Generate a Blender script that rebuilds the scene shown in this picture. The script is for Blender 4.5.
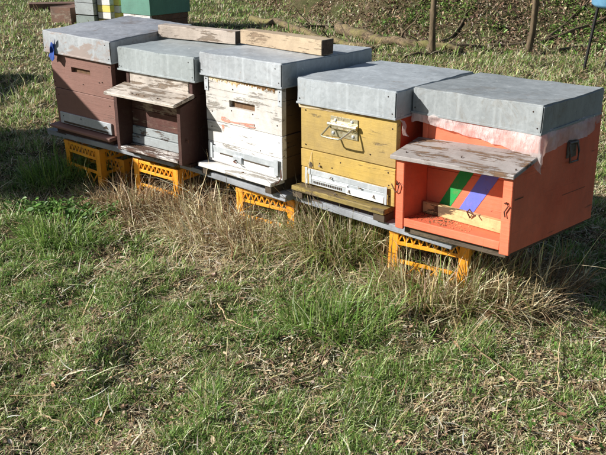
import bpy, bmesh, math, random
import numpy as np
from mathutils import Vector, Matrix, noise as mnoise
random.seed(7); RNG = np.random.default_rng(11)
for o in list(bpy.data.objects): bpy.data.objects.remove(o)
S = bpy.context.scene; COL = S.collection
# ------------------------------------------------------------------ camera, sky, sun, exposure
CH = 1.19                                     # camera height above the grass
FPX, PITCH, ROLL = 702.6, 0.39925, 0.01165    # focal length in pixels of a 606 px wide frame
cp, sp = math.cos(PITCH), math.sin(PITCH)
F_ = Vector((0, cp, -sp)); R0 = Vector((1, 0, 0)); U0 = R0.cross(F_)
R_ = R0 * math.cos(ROLL) + U0 * math.sin(ROLL); U_ = U0 * math.cos(ROLL) - R0 * math.sin(ROLL)
cam = bpy.data.cameras.new('camera'); cam.sensor_width = 36; cam.lens = FPX / 606 * 36
cam.clip_start = 0.05; cam.clip_end = 500
camo = bpy.data.objects.new('camera', cam); COL.objects.link(camo)
M = Matrix.Identity(4)
for r in range(3): M[r][0], M[r][1], M[r][2] = R_[r], U_[r], -F_[r]
M[2][3] = CH; camo.matrix_world = M; S.camera = camo
SUN = Vector((0.86, 0.105, -0.475)).normalized()   # the way the light travels
wd = bpy.data.worlds.new("World"); S.world = wd; wd.use_nodes = True
nt = wd.node_tree; bg = nt.nodes['Background']
sky = nt.nodes.new('ShaderNodeTexSky'); sky.sky_type = 'NISHITA'; sky.sun_disc = False
sky.sun_elevation = math.asin(-SUN.z)
sky.sun_rotation = math.atan2(-SUN.x, -SUN.y)
sky.air_density = 1.0; sky.dust_density = 1.2
nt.links.new(sky.outputs[0], bg.inputs[0]); bg.inputs[1].default_value = 0.05
sl = bpy.data.lights.new('sun', 'SUN'); sl.energy = 5.0; sl.angle = math.radians(0.55); sl.color = (1, 0.97, 0.93)
so = bpy.data.objects.new('sun', sl); COL.objects.link(so); so.location = (-4, -1, 5)
so.rotation_euler = SUN.to_track_quat('-Z', 'Y').to_euler()
S.view_settings.view_transform = 'Standard'; S.view_settings.look = 'None'
S.view_settings.exposure = 0.70; S.view_settings.gamma = 1
S.render.engine = 'CYCLES'

# ------------------------------------------------------------------ ground shape
def vnoise(x, y, s, seed=0):
    """smooth value noise 0..1, numpy"""
    x = np.asarray(x, float) / s + seed * 17.3; y = np.asarray(y, float) / s + seed * 9.1
    xi = np.floor(x).astype(np.int64); yi = np.floor(y).astype(np.int64)
    fx = x - xi; fy = y - yi; fx = fx * fx * (3 - 2 * fx); fy = fy * fy * (3 - 2 * fy)
    def h(a, b):
        n = (a * 374761393 + b * 668265263 + seed * 1442695) & 0xffffffff
        n = ((n ^ (n >> 13)) * 1274126177) & 0xffffffff
        return ((n ^ (n >> 16)) & 0xffff) / 65535.0
    return (h(xi, yi) * (1 - fx) + h(xi + 1, yi) * fx) * (1 - fy) + (h(xi, yi + 1) * (1 - fx) + h(xi + 1, yi + 1) * fx) * fy
def foot(x):    # where the wooded bank begins
    return np.interp(x, [-6, -1.6, -0.6, 0.3, 1.0, 2.2, 6, 12], [40, 15.5, 12.2, 10.4, 9.0, 8.35, 8.0, 8.0])
def H(x, y):
    x = np.asarray(x, float); y = np.asarray(y, float)
    z = 0.030 * (vnoise(x, y, .55, 1) - .5) + .044 * (vnoise(x, y, .14, 2) - .5) + .012 * (vnoise(x, y, .05, 3) - .5)
    dr = (-(y - 2.98) - .62 * (x + .45)) / 1.177; z = z + .040 * np.exp(-((dr + .05) / .30) ** 2) * (np.abs(x + .2) < 1.5)
    d = np.clip(y - foot(x), 0, 9)
    return z + 0.42 * d - .35 * (1 - np.exp(-d * 1.1)) * .42 + 0.10 * (vnoise(x, y, 1.3, 4) - .5) * np.clip(d, 0, 1)
def ray(px, py):
    return (F_ + R_ * ((px - 303) / FPX) - U_ * ((py - 227.5) / FPX)).normalized()
def at(px, py, z=0.0):          # the point of the level z seen at a pixel
    d = ray(px, py); t = (z - CH) / d.z
    p = Vector((0, 0, CH)) + d * t; return p
def onground(x, y): return Vector((x, y, float(H(x, y))))

# ------------------------------------------------------------------ materials
def srgb(r, g, b):
    f = lambda c: (c / 255 / 12.92) if c / 255 <= .04045 else ((c / 255 + .055) / 1.055) ** 2.4
    return (f(r), f(g), f(b), 1)
class NT:
    def __init__(s, name):
        s.m = bpy.data.materials.new(name); s.m.use_nodes = True; s.t = s.m.node_tree
        s.b = s.t.nodes['Principled BSDF']; s.out = s.t.nodes['Material Output']
        tc = s.t.nodes.new('ShaderNodeTexCoord'); s.obj = tc.outputs['Object']
        s.info = None
    def n(s, k): return s.t.nodes.new(k)
    def l(s, a, b): s.t.links.new(a, b)
    def mapv(s, scale, loc=(0, 0, 0), src=None):
        m = s.n('ShaderNodeMapping'); m.inputs['Scale'].default_value = scale; m.inputs['Location'].default_value = loc
        s.l(src or s.obj, m.inputs[0]); return m.outputs[0]
    def noise(s, scale, detail=5, rough=.6, vec=None, dist=0.0):
        n = s.n('ShaderNodeTexNoise'); n.inputs['Scale'].default_value = scale; n.inputs['Detail'].default_value = detail
        n.inputs['Roughness'].default_value = rough; n.inputs['Distortion'].default_value = dist
        s.l(vec or s.obj, n.inputs['Vector']); return n.outputs['Fac']
    def vor(s, scale, vec=None, out='Color', feat='F1'):
        n = s.n('ShaderNodeTexVoronoi'); n.feature = feat; n.inputs['Scale'].default_value = scale
        s.l(vec or s.obj, n.inputs['Vector']); return n.outputs[out]
    def ramp(s, fac, stops, interp='LINEAR'):
        r = s.n('ShaderNodeValToRGB'); r.color_ramp.interpolation = interp; e = r.color_ramp.elements
        while len(e) < len(stops): e.new(.5)
        for i, (p, c) in enumerate(stops):
            e[i].position = p; e[i].color = c if isinstance(c, (tuple, list)) else (c, c, c, 1)
        s.l(fac, r.inputs[0]); return r.outputs[0]
    def mix(s, fac, a, b, mode='MIX'):
        m = s.n('ShaderNodeMix'); m.data_type = 'RGBA'; m.blend_type = mode
        for v, i in ((fac, 0), (a, 6), (b, 7)):
            if isinstance(v, (int, float)): m.inputs[i].default_value = v
            elif isinstance(v, tuple): m.inputs[i].default_value = v
            else: s.l(v, m.inputs[i])
        return m.outputs[2]
    def math(s, op, a, b=None):
        m = s.n('ShaderNodeMath'); m.operation = op
        for v, i in ((a, 0), (b, 1)):
            if v is None: continue
            if isinstance(v, (int, float)): m.inputs[i].default_value = v
            else: s.l(v, m.inputs[i])
        return m.outputs[0]
    def bump(s, h, strength=.4, dist=.002):
        b = s.n('ShaderNodeBump'); b.inputs['Strength'].default_value = strength; b.inputs['Distance'].default_value = dist
        s.l(h, b.inputs['Height']); s.l(b.outputs[0], s.b.inputs['Normal'])
    def color(s, c): s.l(c, s.b.inputs['Base Color']) if not isinstance(c, tuple) else setattr(s.b.inputs['Base Color'], 'default_value', c)
    def rough(s, r):
        if isinstance(r, (int, float)): s.b.inputs['Roughness'].default_value = r
        else: s.l(r, s.b.inputs['Roughness'])
MATS = {}
def worn_paint(name, paint, paint2, wood, wear, ax='x', dirt=.35, seed=0.0, rough=.6, chip=None):
    """painted board: long grain, peeled patches down to the wood, stains, nail-rust flecks"""
    k = NT(name)
    gs = {'x': (4, 60, 110), 'y': (60, 4, 110), 'z': (90, 90, 6)}[ax]
    st = {'x': (1, 3, 3.2), 'y': (3, 1, 3.2), 'z': (3, 3, 1)}[ax]
    grain = k.noise(1.0, 6, .65, k.mapv(gs, (seed, seed * 2, seed * 3)), .6)
    pv = k.mapv(st, (seed * 3.1, seed, 1.7))
    patch = k.noise(5.5, 8, .72, pv, .4)
    blot = k.noise(2.2, 4, .6, k.mapv((1, 1, 1), (seed, 4, 2)))
    pcol = k.mix(k.ramp(blot, [(.35, 0.0), (.68, 1.0)]), paint, paint2)
    wcol = k.mix(k.ramp(grain, [(.3, 0.0), (.7, 1.0)]), wood, tuple(c * .45 for c in wood[:3]) + (1,))
    m = k.math('ADD', patch, k.math('MULTIPLY', k.math('SUBTRACT', grain, .5), .55))
    t = .78 - wear * .5
    mask = k.ramp(m, [(t - .025, 0.0), (t + .025, 1.0)])
    c = k.mix(mask, pcol, wcol)
    if chip:
        cm = k.ramp(k.noise(9, 6, .7, k.mapv(st, (seed + 5, 2, 7))), [(.60, 0.0), (.63, 1.0)])
        c = k.mix(cm, c, chip)
    dm = k.ramp(k.noise(3.5, 9, .75, k.mapv((1.4, 1.4, 1), (9, seed, 3))), [(.42, 0.0), (.8, 1.0)])
    c = k.mix(k.math('MULTIPLY', dm, dirt), c, (.035, .028, .02, 1), 'MIX')
    fl = k.ramp(k.vor(70, None, 'Distance'), [(.05, 1.0), (.11, 0.0)])
    fm = k.math('MULTIPLY', fl, k.ramp(k.noise(14, 2), [(.55, 0.0), (.62, .8)]))
    c = k.mix(fm, c, (.05, .03, .02, 1))
    lines = k.ramp(grain, [(.60, 0.0), (.72, .45)])
    c = k.mix(lines, c, tuple(x * .42 for x in paint[:3]) + (1,))
    fine = k.noise(38, 8, .8, k.mapv((1, 1, 1), (seed, 3, 9)))
    c = k.mix(k.ramp(fine, [(.50, 0.0), (.72, .34)]), c, tuple(x * .55 for x in wood[:3]) + (1,))
    k.color(c); k.rough(k.ramp(mask, [(0, rough), (1, .85)]))
    k.b.inputs['Specular IOR Level'].default_value = .3
    hh = k.math('ADD', k.math('ADD', k.math('MULTIPLY', grain, .6), k.math('MULTIPLY', mask, -1.0)), k.math('MULTIPLY', fine, .5))
    k.bump(hh, .7, .0028); MATS[name] = k.m; return k.m
def zinc(name, a, b, stain, metal=.35, seed=0., stainamt=.6, coat=None):
    k = NT(name)
    v = k.mapv((1, 1, 1), (seed, seed * 2, seed))
    big = k.noise(3.0, 7, .65, v, .5); sp_ = k.vor(95, k.mapv((1, 1, 1), (seed, 0, 0)), 'Color')
    sg = k.n('ShaderNodeSeparateColor'); k.l(sp_, sg.inputs[0])
    f = k.math('ADD', k.math('MULTIPLY', big, .8), k.math('MULTIPLY', sg.outputs[0], .10))
    c = k.mix(k.ramp(f, [(.32, 0.0), (.62, 1.0)]), a, b)
    smask = k.ramp(k.noise(6, 9, .78, k.mapv((1, 1, 1), (seed * 5, 3, 1)), .8), [(.54, 0.0), (.66, 1.0)])
    c = k.mix(k.math('MULTIPLY', smask, stainamt), c, stain)
    streak = k.ramp(k.noise(1, 7, .7, k.mapv((26, 26, 1.6), (seed, 1, 0)), .3), [(.50, 0.0), (.70, 1.0)])
    c = k.mix(k.math('MULTIPLY', streak, .38), c, tuple(x * 1.45 for x in b[:3]) + (1,))
    dk = k.ramp(k.noise(11, 8, .8, k.mapv((1, 1, 1), (2, seed, 8))), [(.60, 0.0), (.67, .55)])
    c = k.mix(dk, c, tuple(x * .42 for x in a[:3]) + (1,))
    rs = k.ramp(k.noise(7.5, 9, .8, k.mapv((1, 1, .5), (seed * 2, 11, 4)), 1.2), [(.60, 0.0), (.70, .75)])
    c = k.mix(rs, c, srgb(134, 112, 94))
    wp = k.ramp(k.noise(30, 3, .5, k.mapv((1, 1, 1), (seed, 5, 5))), [(.735, 0.0), (.75, .8)])
    c = k.mix(wp, c, srgb(226, 226, 220))
    scr = k.ramp(k.noise(1, 6, .7, k.mapv((3, 90, 40), (seed, 2, 6)), 1.5), [(.66, 0.0), (.69, .4)])
    c = k.mix(scr, c, tuple(x * .55 for x in a[:3]) + (1,))
    if coat:
        cm = k.ramp(k.noise(4.2, 8, .7, k.mapv((1, 1, 2), (seed, 7, 4)), .5), [(coat[1], 0.0), (coat[1] + .05, 1.0)])
        c = k.mix(cm, c, coat[0]); 
    k.color(c); k.b.inputs['Metallic'].default_value = metal; k.b.inputs['Specular IOR Level'].default_value = .35
    k.rough(k.ramp(f, [(.3, .42), (.7, .60)]))
    k.bump(k.math('ADD', k.noise(14, 5, .6), k.math('MULTIPLY', big, 2.0)), .35, .0035); MATS[name] = k.m; return k.m
def plain(name, a, b, rough=.6, scale=12, metal=0., bump=.25, spec=.4, rust=None):
    k = NT(name); n = k.noise(scale, 6, .65, None, .3)
    c = k.mix(k.ramp(n, [(.35, 0.0), (.66, 1.0)]), a, b)
    if rust:
        c = k.mix(k.ramp(k.noise(scale * 2.2, 7, .7, k.mapv((1, 1, 1), (3, 1, 2))), [(.52, 0.0), (.62, .8)]), c, rust)
    k.color(c); k.rough(rough); k.b.inputs['Metallic'].default_value = metal; k.b.inputs['Specular IOR Level'].default_value = spec
    k.bump(k.noise(scale * 6, 5, .6), bump, .0015); MATS[name] = k.m; return k.m

W_grey = srgb(150, 138, 122)
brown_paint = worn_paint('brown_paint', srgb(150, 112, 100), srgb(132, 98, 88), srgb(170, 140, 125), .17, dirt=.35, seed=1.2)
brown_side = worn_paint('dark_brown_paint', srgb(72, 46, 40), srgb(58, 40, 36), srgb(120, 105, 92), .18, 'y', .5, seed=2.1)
porch_peel = worn_paint('peeled_white_paint', srgb(214, 206, 196), srgb(186, 172, 156), srgb(166, 146, 126), .50, dirt=.8, seed=3.3)
porch_dark = worn_paint('old_dark_paint', srgb(84, 54, 47), srgb(66, 44, 40), srgb(140, 122, 105), .2, 'y', .5, seed=4.1)
porch_in = worn_paint('porch_back_paint', srgb(96, 60, 52), srgb(78, 52, 47), srgb(190, 165, 145), .42, dirt=.3, seed=4.8)
porch_grey = worn_paint('grey_blue_paint', srgb(168, 174, 174), srgb(146, 152, 152), srgb(120, 100, 85), .28, dirt=.3, seed=5.5)
sill_peel = worn_paint('sill_peeled_paint', srgb(225, 220, 214), srgb(200, 192, 184), srgb(112, 84, 70), .55, dirt=.5, seed=5.9)
white_paint = worn_paint('white_peeling_paint', srgb(226, 222, 214), srgb(204, 198, 190), srgb(190, 182, 170), .38, dirt=.6, seed=6.2)
white_low = worn_paint('white_paint_lower', srgb(232, 230, 226), srgb(214, 210, 204), srgb(196, 188, 176), .36, dirt=.5, seed=6.9)
shaded_wood_side = worn_paint('bare_side_wood', srgb(92, 72, 46), srgb(74, 58, 40), srgb(66, 56, 46), .3, 'y', .5, seed=7.4)  # brownish side wood with the shade of that side put into its colour
yellow_paint = worn_paint('yellow_paint', srgb(190, 160, 82), srgb(168, 144, 92), srgb(178, 156, 116), .30, dirt=.5, seed=8.3)
yellow_low = worn_paint('yellow_paint_lower', srgb(194, 162, 80), srgb(172, 146, 92), srgb(176, 150, 104), .28, dirt=.5, seed=9.1)
yellow_board = worn_paint('yellow_landing_board', srgb(158, 136, 70), srgb(132, 116, 70), srgb(130, 112, 84), .5, dirt=.8, seed=9.4)
red_side = worn_paint('red_side_paint', srgb(196, 76, 46), srgb(168, 66, 44), srgb(120, 80, 62), .15, 'y', .45, seed=9.7)
orange_paint = worn_paint('orange_paint', srgb(230, 120, 86), srgb(210, 98, 68), srgb(226, 160, 134), .14, dirt=.36, seed=10.4)
orange_side = worn_paint('orange_side_paint', srgb(236, 128, 94), srgb(212, 98, 68), srgb(236, 150, 120), .12, 'y', .42, seed=11.2)
green_stripe = worn_paint('green_stripe_paint', srgb(30, 150, 72), srgb(26, 134, 64), srgb(200, 120, 90), .06, 'z', .12, seed=32.)
blue_stripe = worn_paint('blue_stripe_paint', srgb(112, 122, 216), srgb(92, 100, 200), srgb(214, 150, 140), .12, 'z', .1, seed=31.)
block_wood = worn_paint('yellowed_block', srgb(226, 194, 138), srgb(206, 168, 116), srgb(110, 86, 62), .42, dirt=.7, seed=12.)
porch_roof5 = worn_paint('grey_weathered_board', srgb(158, 152, 148), srgb(136, 130, 126), srgb(134, 106, 82), .46, dirt=.6, seed=13.)
rail_mat = worn_paint('grey_rail', srgb(168, 172, 176), srgb(124, 128, 134), srgb(96, 84, 76), .35, dirt=.55, seed=14.)
beam_wood = worn_paint('sawn_beam', srgb(196, 178, 148), srgb(172, 152, 126), srgb(168, 144, 118), .42, dirt=.5, seed=15.)
beam_pale = worn_paint('pale_beam', srgb(198, 184, 170), srgb(176, 162, 148), srgb(170, 150, 130), .42, dirt=.5, seed=16.)
base_dark = worn_paint('dark_base_wood', srgb(86, 74, 60), srgb(66, 56, 46), srgb(110, 96, 76), .4, dirt=.6, seed=17.)
zinc1 = zinc('zinc_lid_brown_coat', srgb(146, 148, 152), srgb(178, 180, 184), srgb(132, 118, 108), seed=1., stainamt=.75)
zinc1f = zinc('zinc_lid_front_brown', srgb(160, 164, 166), srgb(184, 188, 190), srgb(158, 138, 126), metal=.1, seed=1.7, stainamt=.8, coat=(srgb(164, 150, 142), .50))
zinc2 = zinc('zinc_lid_greenish', srgb(142, 149, 149), srgb(168, 175, 175), srgb(122, 124, 120), seed=2.6, stainamt=.5, metal=.1)
zinc3 = zinc('zinc_lid_pale', srgb(152, 157, 160), srgb(182, 187, 190), srgb(124, 122, 122), seed=3.9, stainamt=.4, metal=.1)
zinc4 = zinc('zinc_lid_plain', srgb(144, 150, 153), srgb(172, 178, 181), srgb(136, 126, 114), seed=4.4, stainamt=.5, metal=.1)
zinc5 = zinc('zinc_lid_dull', srgb(132, 137, 138), srgb(158, 163, 164), srgb(118, 110, 98), seed=5.8, stainamt=.6, metal=.1)
strip_metal = zinc('entrance_metal', srgb(168, 174, 178), srgb(200, 204, 206), srgb(110, 96, 84), seed=7., stainamt=.5, metal=.3)
strip_white = plain('white_entrance_slide', srgb(238, 238, 236), srgb(220, 220, 218), .4, 20)
brass_metal = plain('zinc_plated_handle', srgb(205, 196, 160), srgb(226, 220, 196), .34, 40, .75, .15, rust=srgb(150, 120, 80))
dark_metal = plain('dark_iron', srgb(84, 84, 84), srgb(112, 106, 102), .45, 40, .6, .3, rust=srgb(86, 62, 48))
rust_wire = plain('rusty_wire', srgb(112, 74, 58), srgb(90, 58, 46), .7, 60, .3)
nail_mat = plain('nail_head', srgb(70, 56, 48), srgb(50, 40, 36), .6, 60, .5)
dark_hole = plain('dark_recess_wood', srgb(120, 92, 64), srgb(84, 62, 44), .9, 30)
blue_cloth = plain('blue_cloth', srgb(22, 56, 128), srgb(30, 72, 150), .8, 60)
propolis = plain('propolis_residue', srgb(214, 184, 130), srgb(176, 136, 82), .5, 55, 0, .8, rust=srgb(120, 84, 48))
shaded_end_grain = plain('dark_end_grain', srgb(96, 78, 62), srgb(60, 48, 40), .9, 60)  # weathered end grain, darkened further to paint in the shade on beam ends
propolis3 = worn_paint('propolis_on_white', srgb(232, 214, 180), srgb(206, 168, 110), srgb(150, 110, 70), .5, dirt=.2, seed=19.)
green_paint = worn_paint('green_hive_paint', srgb(98, 146, 128), srgb(88, 134, 118), srgb(120, 130, 110), .12, dirt=.3, seed=20.)
pale_yellow = worn_paint('pale_yellow_paint', srgb(236, 220, 120), srgb(226, 206, 104), srgb(180, 160, 110), .15, dirt=.25, seed=21.)
far_grey = worn_paint('far_grey_paint', srgb(140, 152, 148), srgb(128, 138, 134), srgb(140, 130, 80), .3, dirt=.35, seed=22.)
far_brown = worn_paint('far_brown_wood', srgb(128, 92, 74), srgb(98, 74, 62), srgb(160, 140, 122), .42, dirt=.6, seed=23.)
def crate_mat():
    k = NT('orange_crate_plastic'); n = k.noise(6, 5, .6)
    c = k.mix(k.ramp(n, [(.35, 0.0), (.65, 1.0)]), srgb(238, 150, 24), srgb(242, 174, 46))
    c = k.mix(k.ramp(k.noise(16, 7, .75, k.mapv((1, 1, .6), (3, 0, 0))), [(.5, 0.0), (.68, .55)]), c, srgb(130, 84, 40))
    sx = k.n('ShaderNodeSeparateXYZ'); k.l(k.obj, sx.inputs[0])
    mud = k.math('ADD', k.math('MULTIPLY', sx.outputs[2], -5.0), k.noise(22, 6, .7))
    c = k.mix(k.ramp(mud, [(.0, 0.0), (.38, .75)]), c, srgb(112, 88, 62))
    c = k.mix(k.ramp(k.noise(5, 4, .6, k.mapv((1, 1, 1), (8, 2, 2))), [(.45, 0.0), (.7, .35)]), c, srgb(246, 206, 120))
    k.color(c); k.rough(.5)
    k.b.inputs['Subsurface Weight'].default_value = .25; k.b.inputs['Subsurface Radius'].default_value = (.02, .008, .002)
    k.bump(k.noise(60, 3), .15, .001); return k.m
crate_plastic = crate_mat()
def sheet_mat():
    k = NT('pinkish_plastic_film'); k.color(k.mix(k.ramp(k.noise(7, 5), [(.4, 0.0), (.6, 1.0)]), srgb(250, 238, 234), srgb(254, 250, 248)))
    k.rough(.22); k.b.inputs['Specular IOR Level'].default_value = .6
    k.b.inputs['Transmission Weight'].default_value = 0
    tr = k.n('ShaderNodeBsdfTranslucent'); tr.inputs[0].default_value = srgb(255, 225, 212)
    tp = k.n('ShaderNodeBsdfTransparent'); tp.inputs[0].default_value = (1, .93, .9, 1)
    m1 = k.n('ShaderNodeMixShader'); m1.inputs[0].default_value = .35; k.l(k.b.outputs[0], m1.inputs[1]); k.l(tr.outputs[0], m1.inputs[2])
    m2 = k.n('ShaderNodeMixShader'); k.l(k.ramp(k.noise(9, 5), [(.35, .10), (.65, .58)]), m2.inputs[0])
    k.l(m1.outputs[0], m2.inputs[1]); k.l(tp.outputs[0], m2.inputs[2]); k.l(m2.outputs[0], k.out.inputs[0])
    k.bump(k.noise(1, 6, .7, k.mapv((70, 40, 22)), 1.4), .9, .007); return k.m
film = sheet_mat()
def leaf_mat(name, transl=.35, rough=.5, spec=.35):
    k = NT(name); a = k.n('ShaderNodeAttribute'); a.attribute_name = 'tint'
    c = k.mix(k.ramp(k.noise(90, 3), [(.35, 0.0), (.75, .35)]), a.outputs['Color'], (.10, .07, .03, 1), 'MIX')
    k.color(c); k.rough(rough); k.b.inputs['Specular IOR Level'].default_value = spec
    tr = k.n('ShaderNodeBsdfTranslucent'); k.l(c, tr.inputs[0])
    m = k.n('ShaderNodeMixShader'); m.inputs[0].default_value = transl
    k.l(k.b.outputs[0], m.inputs[1]); k.l(tr.outputs[0], m.inputs[2]); k.l(m.outputs[0], k.out.inputs[0]); return k.m
grass_mat = leaf_mat('grass_blade', .38, .45, .35); litter_mat = leaf_mat('dry_litter', .15, .8, .2)
def ground_mat():
    k = NT('soil_and_thatch')
    n1 = k.noise(2.4, 6, .6); n2 = k.noise(45, 8, .75); n3 = k.vor(120, None, 'Color')
    sg = k.n('ShaderNodeSeparateColor'); k.l(n3, sg.inputs[0])
    soil = k.ramp(n2, [(.3, (.014, .010, .006, 1)), (.5, (.042, .030, .019, 1)), (.68, (.11, .078, .046, 1))])
    th = k.ramp(sg.outputs[0], [(.0, (.05, .04, .02, 1)), (.45, (.13, .10, .05, 1)), (.8, (.26, .21, .12, 1)), (1., (.07, .09, .025, 1))])
    gr = k.ramp(n2, [(.3, (.02, .035, .008, 1)), (.7, (.07, .11, .025, 1))])
    c = k.mix(k.ramp(n1, [(.3, .25), (.7, .7)]), soil, th)
    c = k.mix(k.ramp(k.noise(1.1, 5, .6, k.mapv((1, 1, 1), (5, 3, 0))), [(.40, 0.0), (.62, .65)]), c, gr)
    k.color(c); k.rough(.95); k.b.inputs['Specular IOR Level'].default_value = .1
    k.bump(k.math('ADD', n2, sg.outputs[0]), .8, .012); return k.m
bark = NT('bark'); bark.color(bark.mix(bark.ramp(bark.noise(1, 8, .7, bark.mapv((30, 30, 8))), [(.35, 0.), (.65, 1.)]), srgb(66, 54, 40), srgb(116, 100, 74)))
bark.rough(.9); bark.bump(bark.noise(1, 8, .7, bark.mapv((40, 40, 12))), .9, .006); bark = bark.m
def moss_mat():
    k = NT('mossy_bark'); v = k.noise(1, 9, .75, k.mapv((10, 34, 34)), .6)
    c = k.mix(k.ramp(v, [(.4, 0.), (.6, 1.)]), srgb(132, 114, 86), srgb(62, 50, 38))
    c = k.mix(k.ramp(k.noise(3.5, 6, .7, k.mapv((1, 1, 1), (4, 4, 4))), [(.45, 0.), (.6, .8)]), c, srgb(116, 112, 62))
    k.color(c); k.rough(.95); k.bump(k.noise(40, 8, .75), .9, .01); return k.m
moss = moss_mat()
twig_mat = plain('dry_twig', srgb(150, 124, 98), srgb(104, 82, 62), .85, 30)
stalk_mat = plain('bleached_stalk', srgb(196, 176, 140), srgb(160, 136, 100), .8, 30)
blue_plastic = plain('blue_plastic', srgb(120, 172, 205), srgb(100, 152, 190), .4, 10)
navy_plastic = plain('navy_plastic', srgb(34, 46, 74), srgb(26, 36, 60), .45, 10)
black_metal = plain('black_metal', srgb(34, 34, 36), srgb(46, 44, 42), .5, 20, .4)

# ------------------------------------------------------------------ object helpers
def link(name, me, mat, parent=None, mw=None):
    if mat is not None and not me.materials: me.materials.append(mat)
    o = bpy.data.objects.new(name, me); COL.objects.link(o)
    if parent is not None: o.parent = parent
    if mw is not None: o.matrix_world = mw
    return o
def thing(name, label, cat, mw=None, group=None):
    o = bpy.data.objects.new(name, None); COL.objects.link(o); o.empty_display_size = .1
    if mw is not None: o.matrix_world = mw
    return tag(o, label, cat, group)
def tag(o, label, cat, group=None, kind=None):
    if label: o['label'] = label
    if cat: o['category'] = cat
    if group: o['group'] = group
    if kind: o['kind'] = kind
    return o
def bm_me(bm, smooth=None):
    me = bpy.data.meshes.new('m'); bmesh.ops.recalc_face_normals(bm, faces=bm.faces)
    bm.to_mesh(me); bm.free()
    if smooth:
        me.polygons.foreach_set('use_smooth', [True] * len(me.polygons))
        try: me.set_sharp_from_angle(angle=math.radians(smooth))
        except Exception: pass
    return me
def add_box(bm, x0, x1, y0, y1, z0, z1, bev=.0015, jit=.0, M=None, segs=1):
    r = bmesh.ops.create_cube(bm, size=1); vs = r['verts']
    for v in vs:
        v.co = Vector((x0 if v.co.x < 0 else x1, y0 if v.co.y < 0 else y1, z0 if v.co.z < 0 else z1))
        if jit: v.co += Vector([random.uniform(-jit, jit) for _ in range(3)])
    if bev:
        es = list({e for v in vs for e in v.link_edges})
        r2 = bmesh.ops.bevel(bm, geom=es, offset=bev, segments=segs, affect='EDGES', clamp_overlap=True)
        vs = list({v for v in r2['verts']} | {v for v in vs if v.is_valid})
    if M is not None:
        for v in vs: v.co = M @ v.co
    return vs
def box(name, x0, x1, y0, y1, z0, z1, mat, parent=None, bev=.0018, jit=.0008, M=None, segs=1):
    bm = bmesh.new(); add_box(bm, x0, x1, y0, y1, z0, z1, bev, jit, M, segs)
    return link(name, bm_me(bm), mat, parent)
def add_tube(bm, pts, rad, n=6, cap=True):
    """tube along a polyline; rad number or list"""
    pts = [Vector(p) for p in pts]; R = rad if isinstance(rad, (list, tuple)) else [rad] * len(pts)
    rings = []; up = Vector((.13, .21, .97)).normalized()
    for i, p in enumerate(pts):
        d = (pts[min(i + 1, len(pts) - 1)] - pts[max(i - 1, 0)])
        d = d.normalized() if d.length > 1e-9 else Vector((0, 0, 1))
        s = d.cross(up)
        if s.length < .1: s = d.cross(Vector((1, 0, 0)))
        s.normalize(); t = s.cross(d).normalized()
        rings.append([bm.verts.new(p + (s * math.cos(a) + t * math.sin(a)) * R[i]) for a in [2 * math.pi * k / n for k in range(n)]])
    for a, b in zip(rings, rings[1:]):
        for k in range(n):
            bm.faces.new((a[k], a[(k + 1) % n], b[(k + 1) % n], b[k]))
    if cap and n > 2:
        bm.faces.new(rings[0][::-1]); bm.faces.new(rings[-1])
def tube(name, pts, rad, mat, parent=None, n=6, smooth=60):
    bm = bmesh.new(); add_tube(bm, pts, rad, n); return link(name, bm_me(bm, smooth), mat, parent)
def prism(name, poly, axis, a0, a1, mat, parent, bev=.0015):
    """extrude a polygon in the plane across `axis` ('x': poly is (y,z))"""
    bm = bmesh.new(); f = []
    for a in (a0, a1):
        f.append([bm.verts.new((a, p[0], p[1]) if axis == 'x' else (p[0], a, p[1])) for p in poly])
    bm.faces.new(f[0]); bm.faces.new(f[1][::-1])
    n = len(poly)
    for k in range(n): bm.faces.new((f[0][k], f[1][k], f[1][(k + 1) % n], f[0][(k + 1) % n]))
    bmesh.ops.recalc_face_normals(bm, faces=bm.faces)
    if bev: bmesh.ops.bevel(bm, geom=list(bm.edges), offset=bev, segments=1, affect='EDGES')
    return link(name, bm_me(bm), mat, parent)
def board_hole(name, x0, x1, y0, y1, z0, z1, hole, mat, parent, jit=.0006):
    """a board with a rectangular hand-hold cut through, backed by a recess"""
    hx0, hx1, hz0, hz1 = hole; xs = [x0, hx0, hx1, x1]; zs = [z0, hz0, hz1, z1]
    bm = bmesh.new(); V = {}
    for j, y in enumerate((y0, y1)):
        for a, x in enumerate(xs):
            for b, z in enumerate(zs): V[a, b, j] = bm.verts.new((x, y, z))
    for a in range(3):
        for b in range(3):
            if a == 1 and b == 1: continue
            for j in (0, 1): bm.faces.new([V[a, b, j], V[a + 1, b, j], V[a + 1, b + 1, j], V[a, b + 1, j]])
    for a in range(3):
        for b in (0, 3): bm.faces.new([V[a, b, 0], V[a + 1, b, 0], V[a + 1, b, 1], V[a, b, 1]])
    for b in range(3):
        for a in (0, 3): bm.faces.new([V[a, b, 0], V[a, b + 1, 0], V[a, b + 1, 1], V[a, b, 1]])
    bm.faces.new([V[1, 1, 0], V[2, 1, 0], V[2, 1, 1], V[1, 1, 1]]); bm.faces.new([V[1, 2, 0], V[2, 2, 0], V[2, 2, 1], V[1, 2, 1]])
    bm.faces.new([V[1, 1, 0], V[1, 2, 0], V[1, 2, 1], V[1, 1, 1]]); bm.faces.new([V[2, 1, 0], V[2, 2, 0], V[2, 2, 1], V[2, 1, 1]])
    return link(name, bm_me(bm), mat, parent)
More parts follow.
